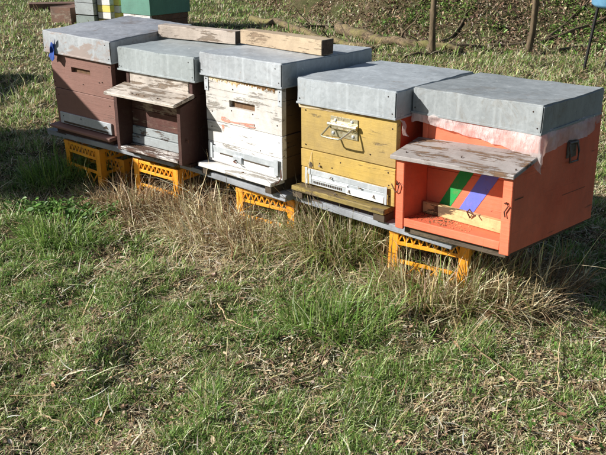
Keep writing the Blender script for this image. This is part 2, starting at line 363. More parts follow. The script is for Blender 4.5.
def lid(parent, W, D, Hh, mat, front=None, seed=0, wob=.002, corner=True, name='roof'):
    """sheet-metal hive lid: rounded dented pan with a rolled lower lip and folded corners"""
    bm = bmesh.new(); add_box(bm, 0, W, 0, D, -Hh, 0, .004, 0, None, 2)
    es = [e for e in bm.edges if e.calc_length() > .05]
    for cut in range(4):
        es = [e for e in bm.edges if e.calc_length() > .05]
        if not es: break
        bmesh.ops.subdivide_edges(bm, edges=es, cuts=1, use_grid_fill=True)
    for v in bm.verts:
        c = v.co; n1 = mnoise.noise(Vector((c.x * 6 + seed, c.y * 6, c.z * 5 + seed))); n2 = mnoise.noise(Vector((c.x * 22, c.y * 22 + seed, c.z * 16)))
        d = n1 * wob * 1.5 + n2 * wob * .6
        if abs(c.z) < .005: v.co.z += d * 1.4
        elif c.y < .005: v.co.y += d
        elif c.x > W - .005: v.co.x += d
    me = bm_me(bm, 40); me.materials.append(mat)
    if front:
        me.materials.append(front)
        for p in me.polygons:
            if p.normal.y < -.7: p.material_index = 1
    o = link(name, me, None, parent)
    # rolled lower lip
    t = .0026
    bm = bmesh.new()
    add_box(bm, -t, W + t, -t, -.0002, -Hh - .001, -Hh + .007, .001); add_box(bm, W + .0002, W + t, 0, D, -Hh - .001, -Hh + .007, .001)
    add_box(bm, -t, -.0002, 0, D, -Hh - .001, -Hh + .007, .001)
    link('rolled_lip', bm_me(bm), front or mat, o)
    if corner:
        box('corner_fold', W - .045, W - .001, -.0022, -.0004, -Hh + .007, -.004, front or mat, o, .0006, .0004)
        box('corner_fold', W + .0004, W + .0024, .001, .05, -Hh + .007, -.004, mat, o, .0006, .0004)
        for (x, z) in ((W - .03, -.02), (W - .012, -Hh + .02), (.014, -Hh + .02)):
            bm = bmesh.new(); bmesh.ops.create_uvsphere(bm, u_segments=8, v_segments=5, radius=.0026, matrix=Matrix.Translation((x, -.0025, z)) @ Matrix.Diagonal((1, .5, 1, 1)))
            link('rivet', bm_me(bm, 60), nail_mat, o)
    return o
def nails(parent, pts, r=.0032, mat=None):
    for (x, y, z) in pts:
        bm = bmesh.new(); bmesh.ops.create_uvsphere(bm, u_segments=7, v_segments=4, radius=r, matrix=Matrix.Translation((x, y, z)) @ Matrix.Diagonal((1, .5, 1, 1)))
        link('nail', bm_me(bm, 60), mat or nail_mat, parent)
def walls(parent, u0, u1, v0, v1, z0, z1, fm, sm, seams=(), t=.024, hole=None, front_jit=.001, skew=0.0):
    """four plank walls of one hive box; seams = heights where boards meet on the front and sides"""
    zs = [z0] + sorted(seams) + [z1]
    for a, b in zip(zs, zs[1:]):
        ga = .0009 if a != z0 else 0
        if hole and a < hole[2] and b > hole[3]:
            f = board_hole('board', u0, u1, v0, v0 + t, a + ga, b, hole, fm, parent)
            box('hand_hold_back', hole[0] - .005, hole[1] + .005, v0 + .016, v0 + t - .003, hole[2] - .004, hole[3] + .004, dark_hole, f, .0005)
        else:
            box('board', u0, u1, v0, v0 + t, a + ga, b, fm, parent, .0016, front_jit)
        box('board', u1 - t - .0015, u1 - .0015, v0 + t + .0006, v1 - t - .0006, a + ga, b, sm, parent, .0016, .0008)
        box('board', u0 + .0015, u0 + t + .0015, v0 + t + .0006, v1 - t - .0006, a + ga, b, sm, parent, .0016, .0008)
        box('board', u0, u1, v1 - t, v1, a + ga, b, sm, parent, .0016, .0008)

# ------------------------------------------------------------------ ground
def axis_pts(segs):
    out = [segs[0][0]]
    for a, b, st in segs:
        n = max(1, int(round((b - a) / st))); out += list(np.linspace(a, b, n + 1)[1:])
    return np.array(out)
xs = axis_pts([(-150, -40, 22), (-40, -10, 5), (-10, -3, .35), (-3, 3, .035), (3, 10, .35), (10, 40, 5), (40, 150, 22)])
ys = axis_pts([(-150, -30, 24), (-30, -2, 4), (-2, .8, .3), (.8, 5, .035), (5, 13, .10), (13, 24, .6), (24, 60, 6), (60, 180, 24)])
X, Y = np.meshgrid(xs, ys); Z = H(X, Y)
def grid_mesh(X, Y, Z):
    me = bpy.data.meshes.new('m'); ny, nx = X.shape; n = nx * ny
    me.vertices.add(n); me.vertices.foreach_set('co', np.stack([X, Y, Z], -1).ravel().astype(np.float32))
    i = np.arange(n).reshape(ny, nx)
    q = np.stack([i[:-1, :-1], i[:-1, 1:], i[1:, 1:], i[1:, :-1]], -1).reshape(-1, 4)
    me.loops.add(q.size); me.loops.foreach_set('vertex_index', q.ravel().astype(np.int32))
    me.polygons.add(len(q)); me.polygons.foreach_set('loop_start', (np.arange(len(q)) * 4).astype(np.int32))
    me.update(); me.validate(); me.polygons.foreach_set('use_smooth', [True] * len(me.polygons)); return me
g = link('ground', grid_mesh(X, Y, Z), ground_mat()); g['kind'] = 'structure'

# ------------------------------------------------------------------ hive frames (measured from the photograph)
K5, K4 = 0.935, 0.975
HIVES = [[-1.2317, 3.3759, -0.4376, -0.5642, 0.5528, 0.0991, -0.0347, 0.0322, 0.4464],
         [-0.8191, 3.1096, -0.4699, -0.5940, 0.5200, 0.0989, -0.0097, -0.0043, 0.4511],
         [-0.4272, 2.8654, -0.4486, -0.7176, 0.5546, 0.0902, 0.0119, -0.0068, 0.4544],
         [-0.0302 * K4, 2.6387 * K4, -0.5020 * K4, -0.7228, 0.5287 * K4, 0.0977 * K4, 0.0249, -0.0001, 0.4499 * K4],
         [0.3873 * K5, 2.5089 * K5, -0.5078 * K5, -0.7831, 0.4422 * K5, 0.0932 * K5, 0.0314, -0.0078, 0.5015 * K5]]
def frame(x, y, z, yaw, tu=0, tv=0):
    a = Vector((math.cos(yaw), math.sin(yaw), tu)).normalized()
    b = Vector((-math.sin(yaw), math.cos(yaw), tv)); b = (b - a * a.dot(b)).normalized(); k = a.cross(b)
    m = Matrix.Identity(4)
    for r in range(3): m[r][0], m[r][1], m[r][2], m[r][3] = a[r], b[r], k[r], (x, y, z + CH)[r]
    return m
FR = [frame(h[0], h[1], h[2], h[3], h[6], h[7]) for h in HIVES]
BODY5 = frame(.339 * K5, 2.402 * K5, -.728 * K5, -.804, .092, -.051)
def hive_thing(i, label, base):
    """an empty at the hive's base; parts are built in lid coordinates below a shift"""
    mw = FR[i] @ Matrix.Translation((0, 0, 0))
    return thing('beehive', label, 'beehive', mw, 'beehives in a row on a plank stand')

# --- hive 1: brown
h1 = hive_thing(0, 'brown painted beehive with a plain front and hand hold, left end of the row', .49)
W, D, Hh = HIVES[0][8], HIVES[0][4], HIVES[0][5]
lid(h1, W, D, Hh, zinc1, zinc1f, 1, .003)
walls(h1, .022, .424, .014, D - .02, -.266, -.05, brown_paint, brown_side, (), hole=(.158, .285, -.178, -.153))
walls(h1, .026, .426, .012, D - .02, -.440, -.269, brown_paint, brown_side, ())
e = box('entrance_strip', .052, .402, .003, .0108, -.437, -.383, strip_metal, h1, .001)
box('entrance_slot', .075, .38, .0014, .0028, -.434, -.424, base_dark, e, .0004)
nails(e, [(.075, .002, -.40), (.37, .002, -.40), (.2, .002, -.395)])
prism('entrance_hole', [(.345, -.412), (.385, -.412), (.37, -.397)], 'y', .0012, .0028, base_dark, e, 0)
box('landing_board', .010, .424, -.034, .06, -.460, -.444, brown_paint, h1, .003, .0015)
box('floor_block', .03, .42, -.008, D - .04, -.488, -.463, brown_side, h1, .002)
nails(h1, [(.033, .012, -.12), (.033, .012, -.24), (.413, .012, -.12), (.413, .012, -.25), (.05, .010, -.30), (.395, .010, -.30), (.23, .012, -.225), (.34, .012, -.2), (.36, .012, -.196)], .0028)
# rag of blue cloth
bm = bmesh.new(); rows = []
for j in range(8):
    t = j / 7; rows.append([bm.verts.new((.058 + .040 * s - .018 * t + .006 * math.sin(5 * t + 3 * s), -.008 - .006 * math.sin(3 * s + 6 * t) - .004 * t, -.062 - .062 * t + .03 * s * (1 - t) + .01 * math.sin(7 * s))) for s in [q / 6 for q in range(7)]])
for r1, r2 in zip(rows, rows[1:]):
    for k in range(6): bm.faces.new((r1[k], r1[k + 1], r2[k + 1], r2[k]))
tag(link('rag', bm_me(bm, 80), blue_cloth, None, FR[0]), 'small blue rag hanging over the front edge of the leftmost lid', 'rag')

# --- hive 2: dark, with a shallow porch
h2 = hive_thing(1, 'dark brown beehive with a peeling white porch roof, second from the left', .45)
W, D, Hh = HIVES[1][8], HIVES[1][4], HIVES[1][5]
lid(h2, W, D, Hh, zinc2, None, 3, .0022)
u0, u1 = .034, .426; pf = -.068
box('board', u0 + .022, u1 - .022, .012, .036, -.168, -.05, porch_peel, h2, .002, .001)
walls(h2, u0 + .002, u1 - .002, .036, D - .02, -.445, -.05, porch_dark, porch_dark, (-.16, -.30))
box('board', u0 + .022, u1 - .022, .012, .034, -.262, -.170, porch_in, h2, .001)
box('board', u0 + .022, u1 - .022, .012, .034, -.338, -.264, porch_in, h2, .001)
box('board', u0 + .022, u1 - .022, .008, .034, -.376, -.340, porch_grey, h2, .002)
box('board', u0 + .022, u1 - .022, .002, .034, -.418, -.379, porch_grey, h2, .002)
for x in (u0, u1 - .020):
    prism('side_panel', [(pf, -.440), (pf, -.196), (.034, -.168), (.034, -.445)], 'x', x, x + .020, porch_dark, h2)
# top cheeks beside the upper board
for x in (u0, u1 - .020): box('side_panel', x, x + .020, .012, .035, -.166, -.05, porch_dark, h2)
pr = prism('porch_roof', [(-.112, -.187), (-.112, -.174), (.0115, -.150), (.0115, -.166)], 'x', .022, .436, porch_peel, h2, .002)
nails(pr, [(.06, -.09, -.179 + .004), (.4, -.09, -.175), (.2, -.06, -.167)])
box('porch_sill', u0 + .021, u1 - .021, pf - .004, .012, -.436, -.421, sill_peel, h2, .003, .001)
box('floor_block', u0, u1, -.02, D - .04, -.462, -.447, brown_side, h2)
k = tube('latch_pin', [(u1 + .001, pf + .03, -.335), (u1 + .012, pf + .028, -.333), (u1 + .014, pf + .028, -.345)], .0025, rust_wire, h2)

# --- hive 3: white peeling planks
h3 = hive_thing(2, 'white peeling plank beehive with a hand hold and orange smears, middle of the row', .47)
W, D, Hh = HIVES[2][8], HIVES[2][4], HIVES[2][5]
lid(h3, W, D, Hh, zinc3, None, 5, .0022)
bu0, bu1 = .020, .444
walls(h3, bu0, bu1, .012, D - .02, -.272, -.05, white_paint, shaded_wood_side, (-.142,), hole=(.158, .302, -.203, -.175))
walls(h3, bu0 + .002, bu1 + .003, .011, D - .02, -.448, -.2745, white_low, shaded_wood_side, (-.362,))
bm = bmesh.new(); rows = []
for k in range(61):
    u = .045 + .365 * k / 60; dr = .008 + .018 * abs(mnoise.noise(Vector((k * .21, 3, 0)))) * 1.6 + .005 * math.sin(k * 2.7)
    rows.append([bm.verts.new((u, y, z)) for y, z in ((.0118, -.092), (.0102, -.094), (.0098 + .0012 * math.sin(k * 1.9), -.094 - dr * .6), (.0119, -.094 - dr))])
for a, b in zip(rows, rows[1:]):
    for k in range(3): bm.faces.new((a[k], b[k], b[k + 1], a[k + 1]))
link('propolis_residue', bm_me(bm, 60), propolis3, h3)
for x, s in ((.017, 1), (.425, -1)):
    st = box('corner_strap', x, x + .022, .0085, .0112, -.152 if s > 0 else -.16, -.088, strip_metal, h3, .0006)
    nails(st, [(x + .011, .008, -.105), (x + .011, .008, -.14)], .003)
nails(h3, [(.055, .0115, -.235), (.42, .0115, -.235), (.17, .0115, -.216), (.29, .0115, -.212), (.05, .0105, -.30), (.43, .0105, -.30), (.18, .0115, -.13), (.40, .0105, -.39), (.06, .0105, -.40), (.33, .0105, -.35)], .0032)
# orange smears
def smear(name, poly, mat, parent, y=.0100):
    bm = bmesh.new(); vs = [bm.verts.new((x, y, z)) for x, z in poly]; bm.faces.new(vs)
    r = bmesh.ops.extrude_face_region(bm, geom=list(bm.faces)); 
    for v in [v for v in r['geom'] if isinstance(v, bmesh.types.BMVert)]: v.co.y += .0008
    return link(name, bm_me(bm), mat, parent)
smear_mat = worn_paint('orange_smear', srgb(214, 124, 100), srgb(220, 148, 126), srgb(226, 214, 202), .55, dirt=.2, seed=30.)
sm_ = smear('paint_smear', [(.108, -.262), (.112, -.248), (.128, -.247), (.148, -.252), (.162, -.259), (.20, -.258), (.258, -.252), (.300, -.2495), (.298, -.258), (.306, -.262), (.296, -.268), (.262, -.2705), (.24, -.264), (.20, -.264), (.162, -.264), (.15, -.268), (.12, -.266)], smear_mat, h3)
smear('paint_smear', [(.108, -.284), (.124, -.281), (.128, -.290), (.121, -.31), (.111, -.306), (.114, -.292)], smear_mat, h3, .0098)
# entrance hardware
e = box('entrance_strip', .045, .425, .0035, .0105, -.402, -.377, strip_metal, h3, .001)
e2 = box('entrance_slide', .05, .42, .0045, .0095, -.440, -.404, strip_white, h3, .001)
box('entrance_slot', .10, .38, .003, .0042, -.4065, -.4005, base_dark, e2, .0003)
for x in (.034, .408): box('slide_bracket', x, x + .024, .0005, .0032, -.43, -.366, strip_metal, h3, .0006)
cl = box('slide_catch', .185, .235, -.004, .0034, -.421, -.396, strip_metal, h3, .001)
tube('latch_pin', [(.205, -.005, -.41), (.207, -.02, -.413), (.225, -.022, -.415)], .003, rust_wire, h3)
box('landing_board', .002, .428, -.036, .045, -.470, -.453, white_low, h3, .003, .0018)
for x in (.012, .385): box('foot_block', x, x + .035, -.024, .05, -.502, -.4715, base_dark, h3)
box('floor_block', .03, .43, .045, D - .04, -.500, -.452, base_dark, h3)
tube('wire_hook', [(.449, .0, -.40), (.455, -.004, -.43), (.452, -.02, -.448), (.446, -.03, -.45)], .0022, rust_wire, h3)

# --- hive 4: yellow with bail handle
h4 = hive_thing(3, 'yellow beehive with a hinged metal carrying handle on its front and red sides', .44)
W, D, Hh = HIVES[3][8], HIVES[3][4], HIVES[3][5]
lid(h4, W, D, Hh, zinc4, None, 8, .0036)
bu0, bu1 = .006, .438
walls(h4, bu0, bu1, .014, D - .02, -.266, -.05, yellow_paint, red_side, ())
walls(h4, bu0 + .001, bu1 + .002, .012, D - .02, -.405, -.2685, yellow_low, red_side, (-.34,))
bm = bmesh.new(); rows = []
for k in range(31):
    u = .0 + .36 * k / 30; drop = .010 * (1 - k / 30) + .001 + .004 * mnoise.noise(Vector((k * .37, 2, 2))); rows.append([bm.verts.new((u, y, z)) for y, z in ((.013, -.09), (.009 + .002 * math.sin(k * .9), -.100), (.010 + .001 * math.sin(k * .7), -.100 - drop * .6), (.0125, -.102 - drop))])
for a, b in zip(rows, rows[1:]):
    for k in range(3): bm.faces.new((a[k], b[k], b[k + 1], a[k + 1]))
link('cloth_edge', bm_me(bm, 60), propolis3, h4)
pl = box('handle_plate', .152, .276, .0105, .0135, -.196, -.122, brass_metal, h4, .001, .0)
bm = bmesh.new(); add_tube(bm, [(.150, .002, -.150), (.278, .002, -.150)], .0085, 10); link('hinge_roll', bm_me(bm, 50), brass_metal, pl)
box('hinge_flap', .158, .270, -.004, .0100, -.164, -.150, brass_metal, pl, .002)
for (x, z) in ((.176, -.136), (.250, -.133), (.166, -.183), (.256, -.184)):
    bm = bmesh.new(); bmesh.ops.create_uvsphere(bm, u_segments=10, v_segments=6, radius=.0065, matrix=Matrix.Translation((x, .0095, z)) @ Matrix.Diagonal((1, .55, 1, 1)))
    link('rivet', bm_me(bm, 60), strip_metal, pl)
tube('bail', [(.162, .000, -.152), (.160, -.022, -.166), (.158, -.048, -.182), (.164, -.052, -.184), (.205, -.053, -.185), (.240, -.052, -.184), (.246, -.048, -.182), (.258, -.022, -.166), (.266, .000, -.152)], .0036, brass_metal, pl, 8)
e = box('entrance_strip', .045, .410, .0035, .0115, -.360, -.340, strip_metal, h4, .001)
e2 = box('entrance_slide', .05, .405, .0055, .0115, -.400, -.362, strip_metal, h4, .001)
sl_ = box('white_slide', .235, .402, .0010, .0052, -.399, -.374, strip_white, h4, .001)
box('white_slide', .07, .24, .0015, .0052, -.376, -.368, strip_white, h4, .0008)
for q in range(16):
    x = .075 + q * .0088; box('entrance_hole', x, x + .0052, .0040, .0053, -.393, -.383, base_dark, e2, .0008, 0)
for x in (.036, .404): box('slide_bracket', x, x + .012, .0005, .0032, -.40, -.335, strip_metal, h4, .0006)
smear('knot', [(.045, -.322), (.052, -.314), (.062, -.316), (.066, -.326), (.06, -.336), (.048, -.334)], base_dark, h4, .0114)
nails(h4, [(.03, .0135, -.12), (.42, .0135, -.13), (.03, .0125, -.25), (.41, .0115, -.285), (.415, .0115, -.33), (.33, .0135, -.235), (.2, .0115, -.29), (.10, .0115, -.312), (.16, .0115, -.318), (.42, .0115, -.37)], .003)
box('landing_board', -.012, .424, -.026, .04, -.432, -.412, yellow_board, h4, .003, .0015)
for x in (-.012, .372): box('foot_block', x, x + .05, -.018, .05, -.460, -.4325, base_dark, h4)
box('floor_block', .02, .43, .04, D - .04, -.460, -.409, red_side, h4)

# --- hive 5: orange with a deep open porch
W5, D5, H5 = .46 * K5, .569 * K5, .263 * K5
h5 = thing('beehive', 'orange beehive with open porch and painted stripes, right end of the row', 'beehive', BODY5, 'beehives in a row on a plank stand')
rel = BODY5.inverted() @ FR[4]
o = lid(h5, HIVES[4][8], HIVES[4][4], HIVES[4][5], zinc5, None, 11, .0022)
o.matrix_parent_inverse = Matrix.Identity(4); o.matrix_local = rel
PD = .128; t = .022; TOPZ = .148
for x in (0, W5 - t):
    prism('side_panel', [(0, -H5), (0, -.002), (PD - .006, .030), (PD - .006, TOPZ), (D5, TOPZ), (D5, -H5)], 'x', x, x + t, orange_side if x else orange_side, h5, .0018)
box('board', t + .0005, W5 - t - .0005, PD, PD + .022, -H5 + .04, -.06, orange_paint, h5, .001)
box('board', t + .0005, W5 - t - .0005, PD, PD + .022, -.0595, .032, orange_paint, h5, .001)
box('board', t + .0005, W5 - t - .0005, PD - .004, PD + .022, .0335, TOPZ - .02, orange_paint, h5, .001)
box('board', t, W5 - t, D5 - t, D5 - .001, -H5, TOPZ - .01, orange_side, h5, .001)
# front posts, sill, floor
for x in (-.001, W5 - .031): box('post', x, x + .032, -.012, -.0004, -H5 - .004, -.012, orange_paint, h5, .0018)
box('porch_sill', .0315, W5 - .0315, -.009, .004, -H5 + .006, -H5 + .034, orange_paint, h5, .002)
box('porch_floor', t, W5 - t, .004, PD + .02, -H5 + .012, -H5 + .030, orange_paint, h5, .001)
box('floor_block', .02, W5 - .02, .012, D5 - .01, -H5 - .022, -H5 - .0005, base_dark, h5, .002)
prv = prism('porch_roof', [(-.030, -.012), (-.030, .002), (PD - .0055, .043), (PD - .0055, .029)], 'x', -.016, W5 + .012, porch_roof5, h5, .002)
nails(prv, [(.03, .0, .0125), (.23, .02, .02), (.43, .0, .0125), (.03, .1, .036), (.43, .1, .036)])
# painted stripes on the back wall of the porch
def stripe(name, quad, mat):
    out = []
    for i, (a, b) in enumerate(zip(quad, quad[1:] + quad[:1])):
        n_ = max(1, int(math.hypot(b[0] - a[0], b[1] - a[1]) / .008))
        for q in range(n_):
            t_ = q / n_; w_ = .0022 if q else 0; out.append((a[0] + (b[0] - a[0]) * t_ + mnoise.noise(Vector((i * 3 + q * .6, 1, 0))) * w_, a[1] + (b[1] - a[1]) * t_))
    quad = out
    return smear(name, quad, mat, h5, PD - .0012)
zb = -H5 + .031
stripe('green_stripe', [(.206, .026), (.154, -.055), (.070, -.19), (.108, -.205), (.198, -.068), (.256, .026)], green_stripe)
stripe('blue_stripe', [(.288, .026), (.231, -.065), (.144, -.205), (.194, -.215), (.288, -.075), (.350, .026)], blue_stripe)
bm = bmesh.new(); add_box(bm, 0, .40, -.010, .010, 0, .040, .002, .002, Matrix.Translation((.030, PD - .018, zb)) @ Matrix.Rotation(-.10, 4, 'Z'))
ent = link('entrance_block', bm_me(bm), block_wood, h5)
tube('bent_wire', [(.238, PD - .055, zb + .028), (.236, PD - .07, zb + .05), (.246, PD - .072, zb + .062), (.254, PD - .074, zb + .055), (.268, PD - .075, zb + .043)], .0022, rust_wire, h5)
tube('bent_wire', [(.24, PD - .055, zb + .03), (.25, PD - .062, zb + .045), (.232, PD - .068, zb + .052)], .0018, rust_wire, h5)
tube('hook', [(W5 - .022, -.013, -.09), (W5 - .012, -.018, -.085), (W5 - .006, -.018, -.095), (W5 - .018, -.018, -.115), (W5 - .014, -.018, -.13)], .0022, rust_wire, h5)
tube('hook', [(.002, -.013, -.10), (.008, -.02, -.085), (.018, -.02, -.098), (.012, -.02, -.12), (.004, -.02, -.125), (-.03, .0, -.105)], .0022, rust_wire, h5)
box('crack', W5 + .0002, W5 + .0012, .004, .052, -.081, -.0775, dark_hole, h5, .0002, .0006)
box('crack', W5 + .0002, W5 + .0010, .30, .46, -.121, -.1195, dark_hole, h5, .0002, .0005)
# dark iron handle on the right side
hp = box('handle_plate', W5 + .0005, W5 + .004,   .300, .362, .0, .058, dark_metal, h5, .001, 0)
tube('hinge_roll', [(W5 + .006, .301, .048), (W5 + .006, .361, .048)], .0055, dark_metal, hp, 8)
tube('bail', [(W5 + .008, .304, .046), (W5 + .014, .303, .02), (W5 + .013, .304, -.012), (W5 + .013, .358, -.012), (W5 + .014, .359, .02), (W5 + .008, .358, .046)], .0036, dark_metal, hp, 8)
# plastic film squeezed under the lid
def film_band():
    bm = bmesh.new(); Wl, Dl, Hl = HIVES[4][8], HIVES[4][4], HIVES[4][5]
    path = []
    n1, n2 = 46, 46
    for k in range(n1 + 1):
        s = k / n1; path.append((.0 + (Wl + .0) * s, .001 - .004 * math.sin(s * 9), (.024 + .044 * s) + (.045 * max(0, 1 - abs(s - 1.0) / .10)) + (.010 * max(0, 1 - s / .05)), 0, -1))
    for k in range(1, n2 + 1):
        s = k / n2; path.append((Wl + .004 * math.sin(s * 11), Dl * s, (.060 - .010 * s) + .048 * max(0, 1 - s / .07), 1, 0))
    rows = []
    for k, (u, v, drop, nx, ny) in enumerate(path):
        row = []
        for j in range(7):
            q = j / 6; w = (math.sin(k * .31 + q * 2) * .003 + mnoise.noise(Vector((k * .22, q * 1.5, 0))) * .007 + mnoise.noise(Vector((k * .9, q * 2.5, 4))) * .003) * q
            out = .004 + w * .8 - .012 * max(0, .25 - q) * 4 + (-.010 * q if not ny == 0 else .0)
            corner = max(0, 1 - abs(k - n1) / 4.0) * .024 * q
            tail = mnoise.noise(Vector((k * .25, 7.3, 0))) * .005 * q
            row.append(bm.verts.new((u + nx * out + corner, v + ny * out - corner, -Hl + .012 - (drop + .012) * q + tail)))
        rows.append(row)
    for a, b in zip(rows, rows[1:]):
        for j in range(6): bm.faces.new((a[j], b[j], b[j + 1], a[j + 1]))
    bmesh.ops.subdivide_edges(bm, edges=list(bm.edges), cuts=1, use_grid_fill=True)
    for v in bm.verts: v.co += Vector((mnoise.noise(v.co * 60), mnoise.noise(v.co * 55 + Vector((9, 0, 0))), 0)) * .0034 + Vector((0, -1, 0)) * (.0075 * abs(mnoise.noise(Vector((v.co.x * 38 + v.co.z * 34, v.co.y * 30, 3.3))))) * (v.co.y < .02) * min(1, max(0, (-v.co.z - HIVES[4][5] - .003) / .02))
    o = link('plastic_film', bm_me(bm, 180), film, h5); o.matrix_local = rel; return o
film_band()
# small film scrap at hive 4's right corner
bm = bmesh.new(); rows = []
for k in range(9):
    t_ = k / 8; rows.append([bm.verts.new((.441 + .022 * t_ + .004 * math.sin(9 * s + 4 * t_), .02 + .03 * s + .006 * math.sin(6 * t_), -.096 - .05 * t_ - .01 * s)) for s in (0, .25, .5, .75, 1)])
for a, b in zip(rows, rows[1:]):
    for j in range(4): bm.faces.new((a[j], a[j + 1], b[j + 1], b[j]))
link('plastic_film', bm_me(bm, 180), film, h4)

def debris(name, m, n, x0, x1, y0, y1, z, size, cols, seed, parent=None):
    rnd = random.Random(seed); bm = bmesh.new()
    for q in range(n):
        x, y = rnd.uniform(x0, x1), rnd.uniform(y0, y1); r = size * rnd.uniform(.4, 1.4)
        M_ = Matrix.Translation((x, y, z + r * .3)) @ Matrix.Rotation(rnd.uniform(0, 6.28), 4, 'Z') @ Matrix.Rotation(rnd.uniform(-.6, .6), 4, 'X') @ Matrix.Diagonal((r * 2, r, r * .5, 1))
        bmesh.ops.create_cube(bm, size=1, matrix=M_)
    o = link(name, bm_me(bm), cols, parent); o['kind'] = 'stuff'; return o
debris('debris', None, 170, .03, .18, .02, PD - .02, -H5 + .0305, .0020, dark_hole, 1, h5)
debris('debris', None, 150, .12, .27, .012, PD - .03, -H5 + .0305, .0015, propolis, 2, h5)
debris('debris', None, 130, .06, .38, -.06, .0, -.4213, .0022, dark_hole, 3, h2)
debris('debris', None, 50, .15, .34, -.09, -.03, -.168, .003, dark_hole, 4, h2)
bee_body = plain('bee_body', srgb(58, 40, 24), srgb(120, 82, 36), .6, 300); bee_wing = plain('bee_wing', srgb(170, 165, 155), srgb(140, 136, 128), .3, 80)
def bee(fr, u, v, z, nrm, a, label):
    N = Vector(nrm); T = N.orthogonal().normalized(); T = Matrix.Rotation(a, 3, N) @ T; B_ = N.cross(T)
    m = Matrix.Identity(4)
    for r in range(3): m[r][0], m[r][1], m[r][2], m[r][3] = T[r], B_[r], N[r], (u, v, z)[r] + N[r] * .0026
    t_ = thing('bee', label, 'bee', fr @ m, 'bees around the hive entrances')
    for nm, x, rx, ry in (('abdomen', -.0035, .0042, .0024), ('thorax', .0016, .0024, .0023), ('head', .0048, .0013, .0017)):
        bm = bmesh.new(); bmesh.ops.create_uvsphere(bm, u_segments=8, v_segments=5, radius=1, matrix=Matrix.Translation((x, 0, 0)) @ Matrix.Diagonal((rx, ry, ry, 1))); link(nm, bm_me(bm, 80), bee_body, t_)
    for sgn in (1, -1):
        bm = bmesh.new(); vs = [bm.verts.new(p_) for p_ in ((.002, sgn * .001, .0024), (-.003, sgn * .0045, .0028), (-.0075, sgn * .0038, .0028), (-.006, sgn * .0012, .0026))]; bm.faces.new(vs); link('wing', bm_me(bm), bee_wing, t_)
FN = (0, -1, 0)
rb = random.Random(3)
for u, z, w in ((.105, -.322, 'highest of all, above the metal strip'), (.165, -.352, 'on the metal strip above the row of small holes'), (.30, -.362, 'on the metal strip above the white slide'),
                (.25, -.385, 'at the left end of the white slide'), (.36, -.380, 'on the right half of the white slide')):
    bee(FR[3], u, .0105 if z > -.338 else .0010, z, FN, rb.uniform(0, 6.28), 'small bee on the yellow hive, ' + w)
bee(FR[3], .19, -.005, -.412, (0, 0, 1), 1.0, 'small dark bee walking on the yellow landing board')
bee(FR[2], .25, -.012, -.453, (0, 0, 1), 2.4, 'small dark bee walking on the white landing board')

# --- beams lying on the lids
def plank(name, A, B, w, tck, mat, roll=0.0, jit=.0015, bev=.002, endmat=None):
    A, B = Vector(A), Vector(B); d = (B - A); L = d.length; d.normalize()
    s = d.cross(Vector((0, 0, 1))).normalized(); k = s.cross(d)
    m = Matrix.Identity(4)
    for r in range(3): m[r][0], m[r][1], m[r][2], m[r][3] = d[r], -s[r], k[r], A[r]
    bm = bmesh.new(); add_box(bm, 0, L, -w / 2, w / 2, 0, tck, bev, jit); me = bm_me(bm); me.materials.append(mat)
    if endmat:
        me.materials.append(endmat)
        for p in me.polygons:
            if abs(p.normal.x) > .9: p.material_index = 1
    return link(name, me, None, None, m)
A = FR[1] @ Vector((-.055, .335, .004)); B = FR[1] @ Vector((.362, .398, .004))
tag(plank('timber_beam', A, B, .062, .056, beam_pale, endmat=shaded_end_grain), 'pale square timber offcut lying across the greenish lid, left of its twin', 'timber', 'timber offcuts lying on the hive lids')
A = FR[2] @ Vector((-.022, .292, .004)); B = FR[2] @ Vector((.446, .272, .004))
tag(plank('timber_beam', A, B, .070, .058, beam_wood, endmat=shaded_end_grain), 'yellowish square timber offcut lying across the lid of the white beehive', 'timber', 'timber offcuts lying on the hive lids')

# --- stand rails
def R2(i, u, v, z): return (FR[i] if i < 5 else BODY5) @ Vector((u, v, z))
rails = []
def rail(A, B, label, w=.075, t=.026, mat=rail_mat):
    o = plank('stand_plank', A - Vector((0, 0, t)), B - Vector((0, 0, t)), w, t, mat, jit=.002)
    tag(o, label, 'plank', 'planks of the stand carrying the hives'); return o
rail(R2(0, -.05, .03, -.490), R2(1, .30, .045, -.463), 'grey front plank under the brown hive at the left end of the stand')
rail(R2(0, -.05, .44, -.490), R2(1, .30, .44, -.463), 'grey rear plank behind the front plank under the brown hive')
rail(R2(1, .33, .055, -.465), R2(2, .47, .04, -.503), 'grey front plank under the white hive')
rail(R2(1, .33, .44, -.465), R2(2, .50, .44, -.503), 'grey rear plank under the white hive')
rail(R2(3, -.03, .05, -.463), R2(5, .20, .07, -H5 - .023), 'grey front plank under the yellow and orange hives')
rail(R2(3, -.03, .44, -.463), R2(5, .30, .47, -H5 - .023), 'grey rear plank under the yellow and orange hives')

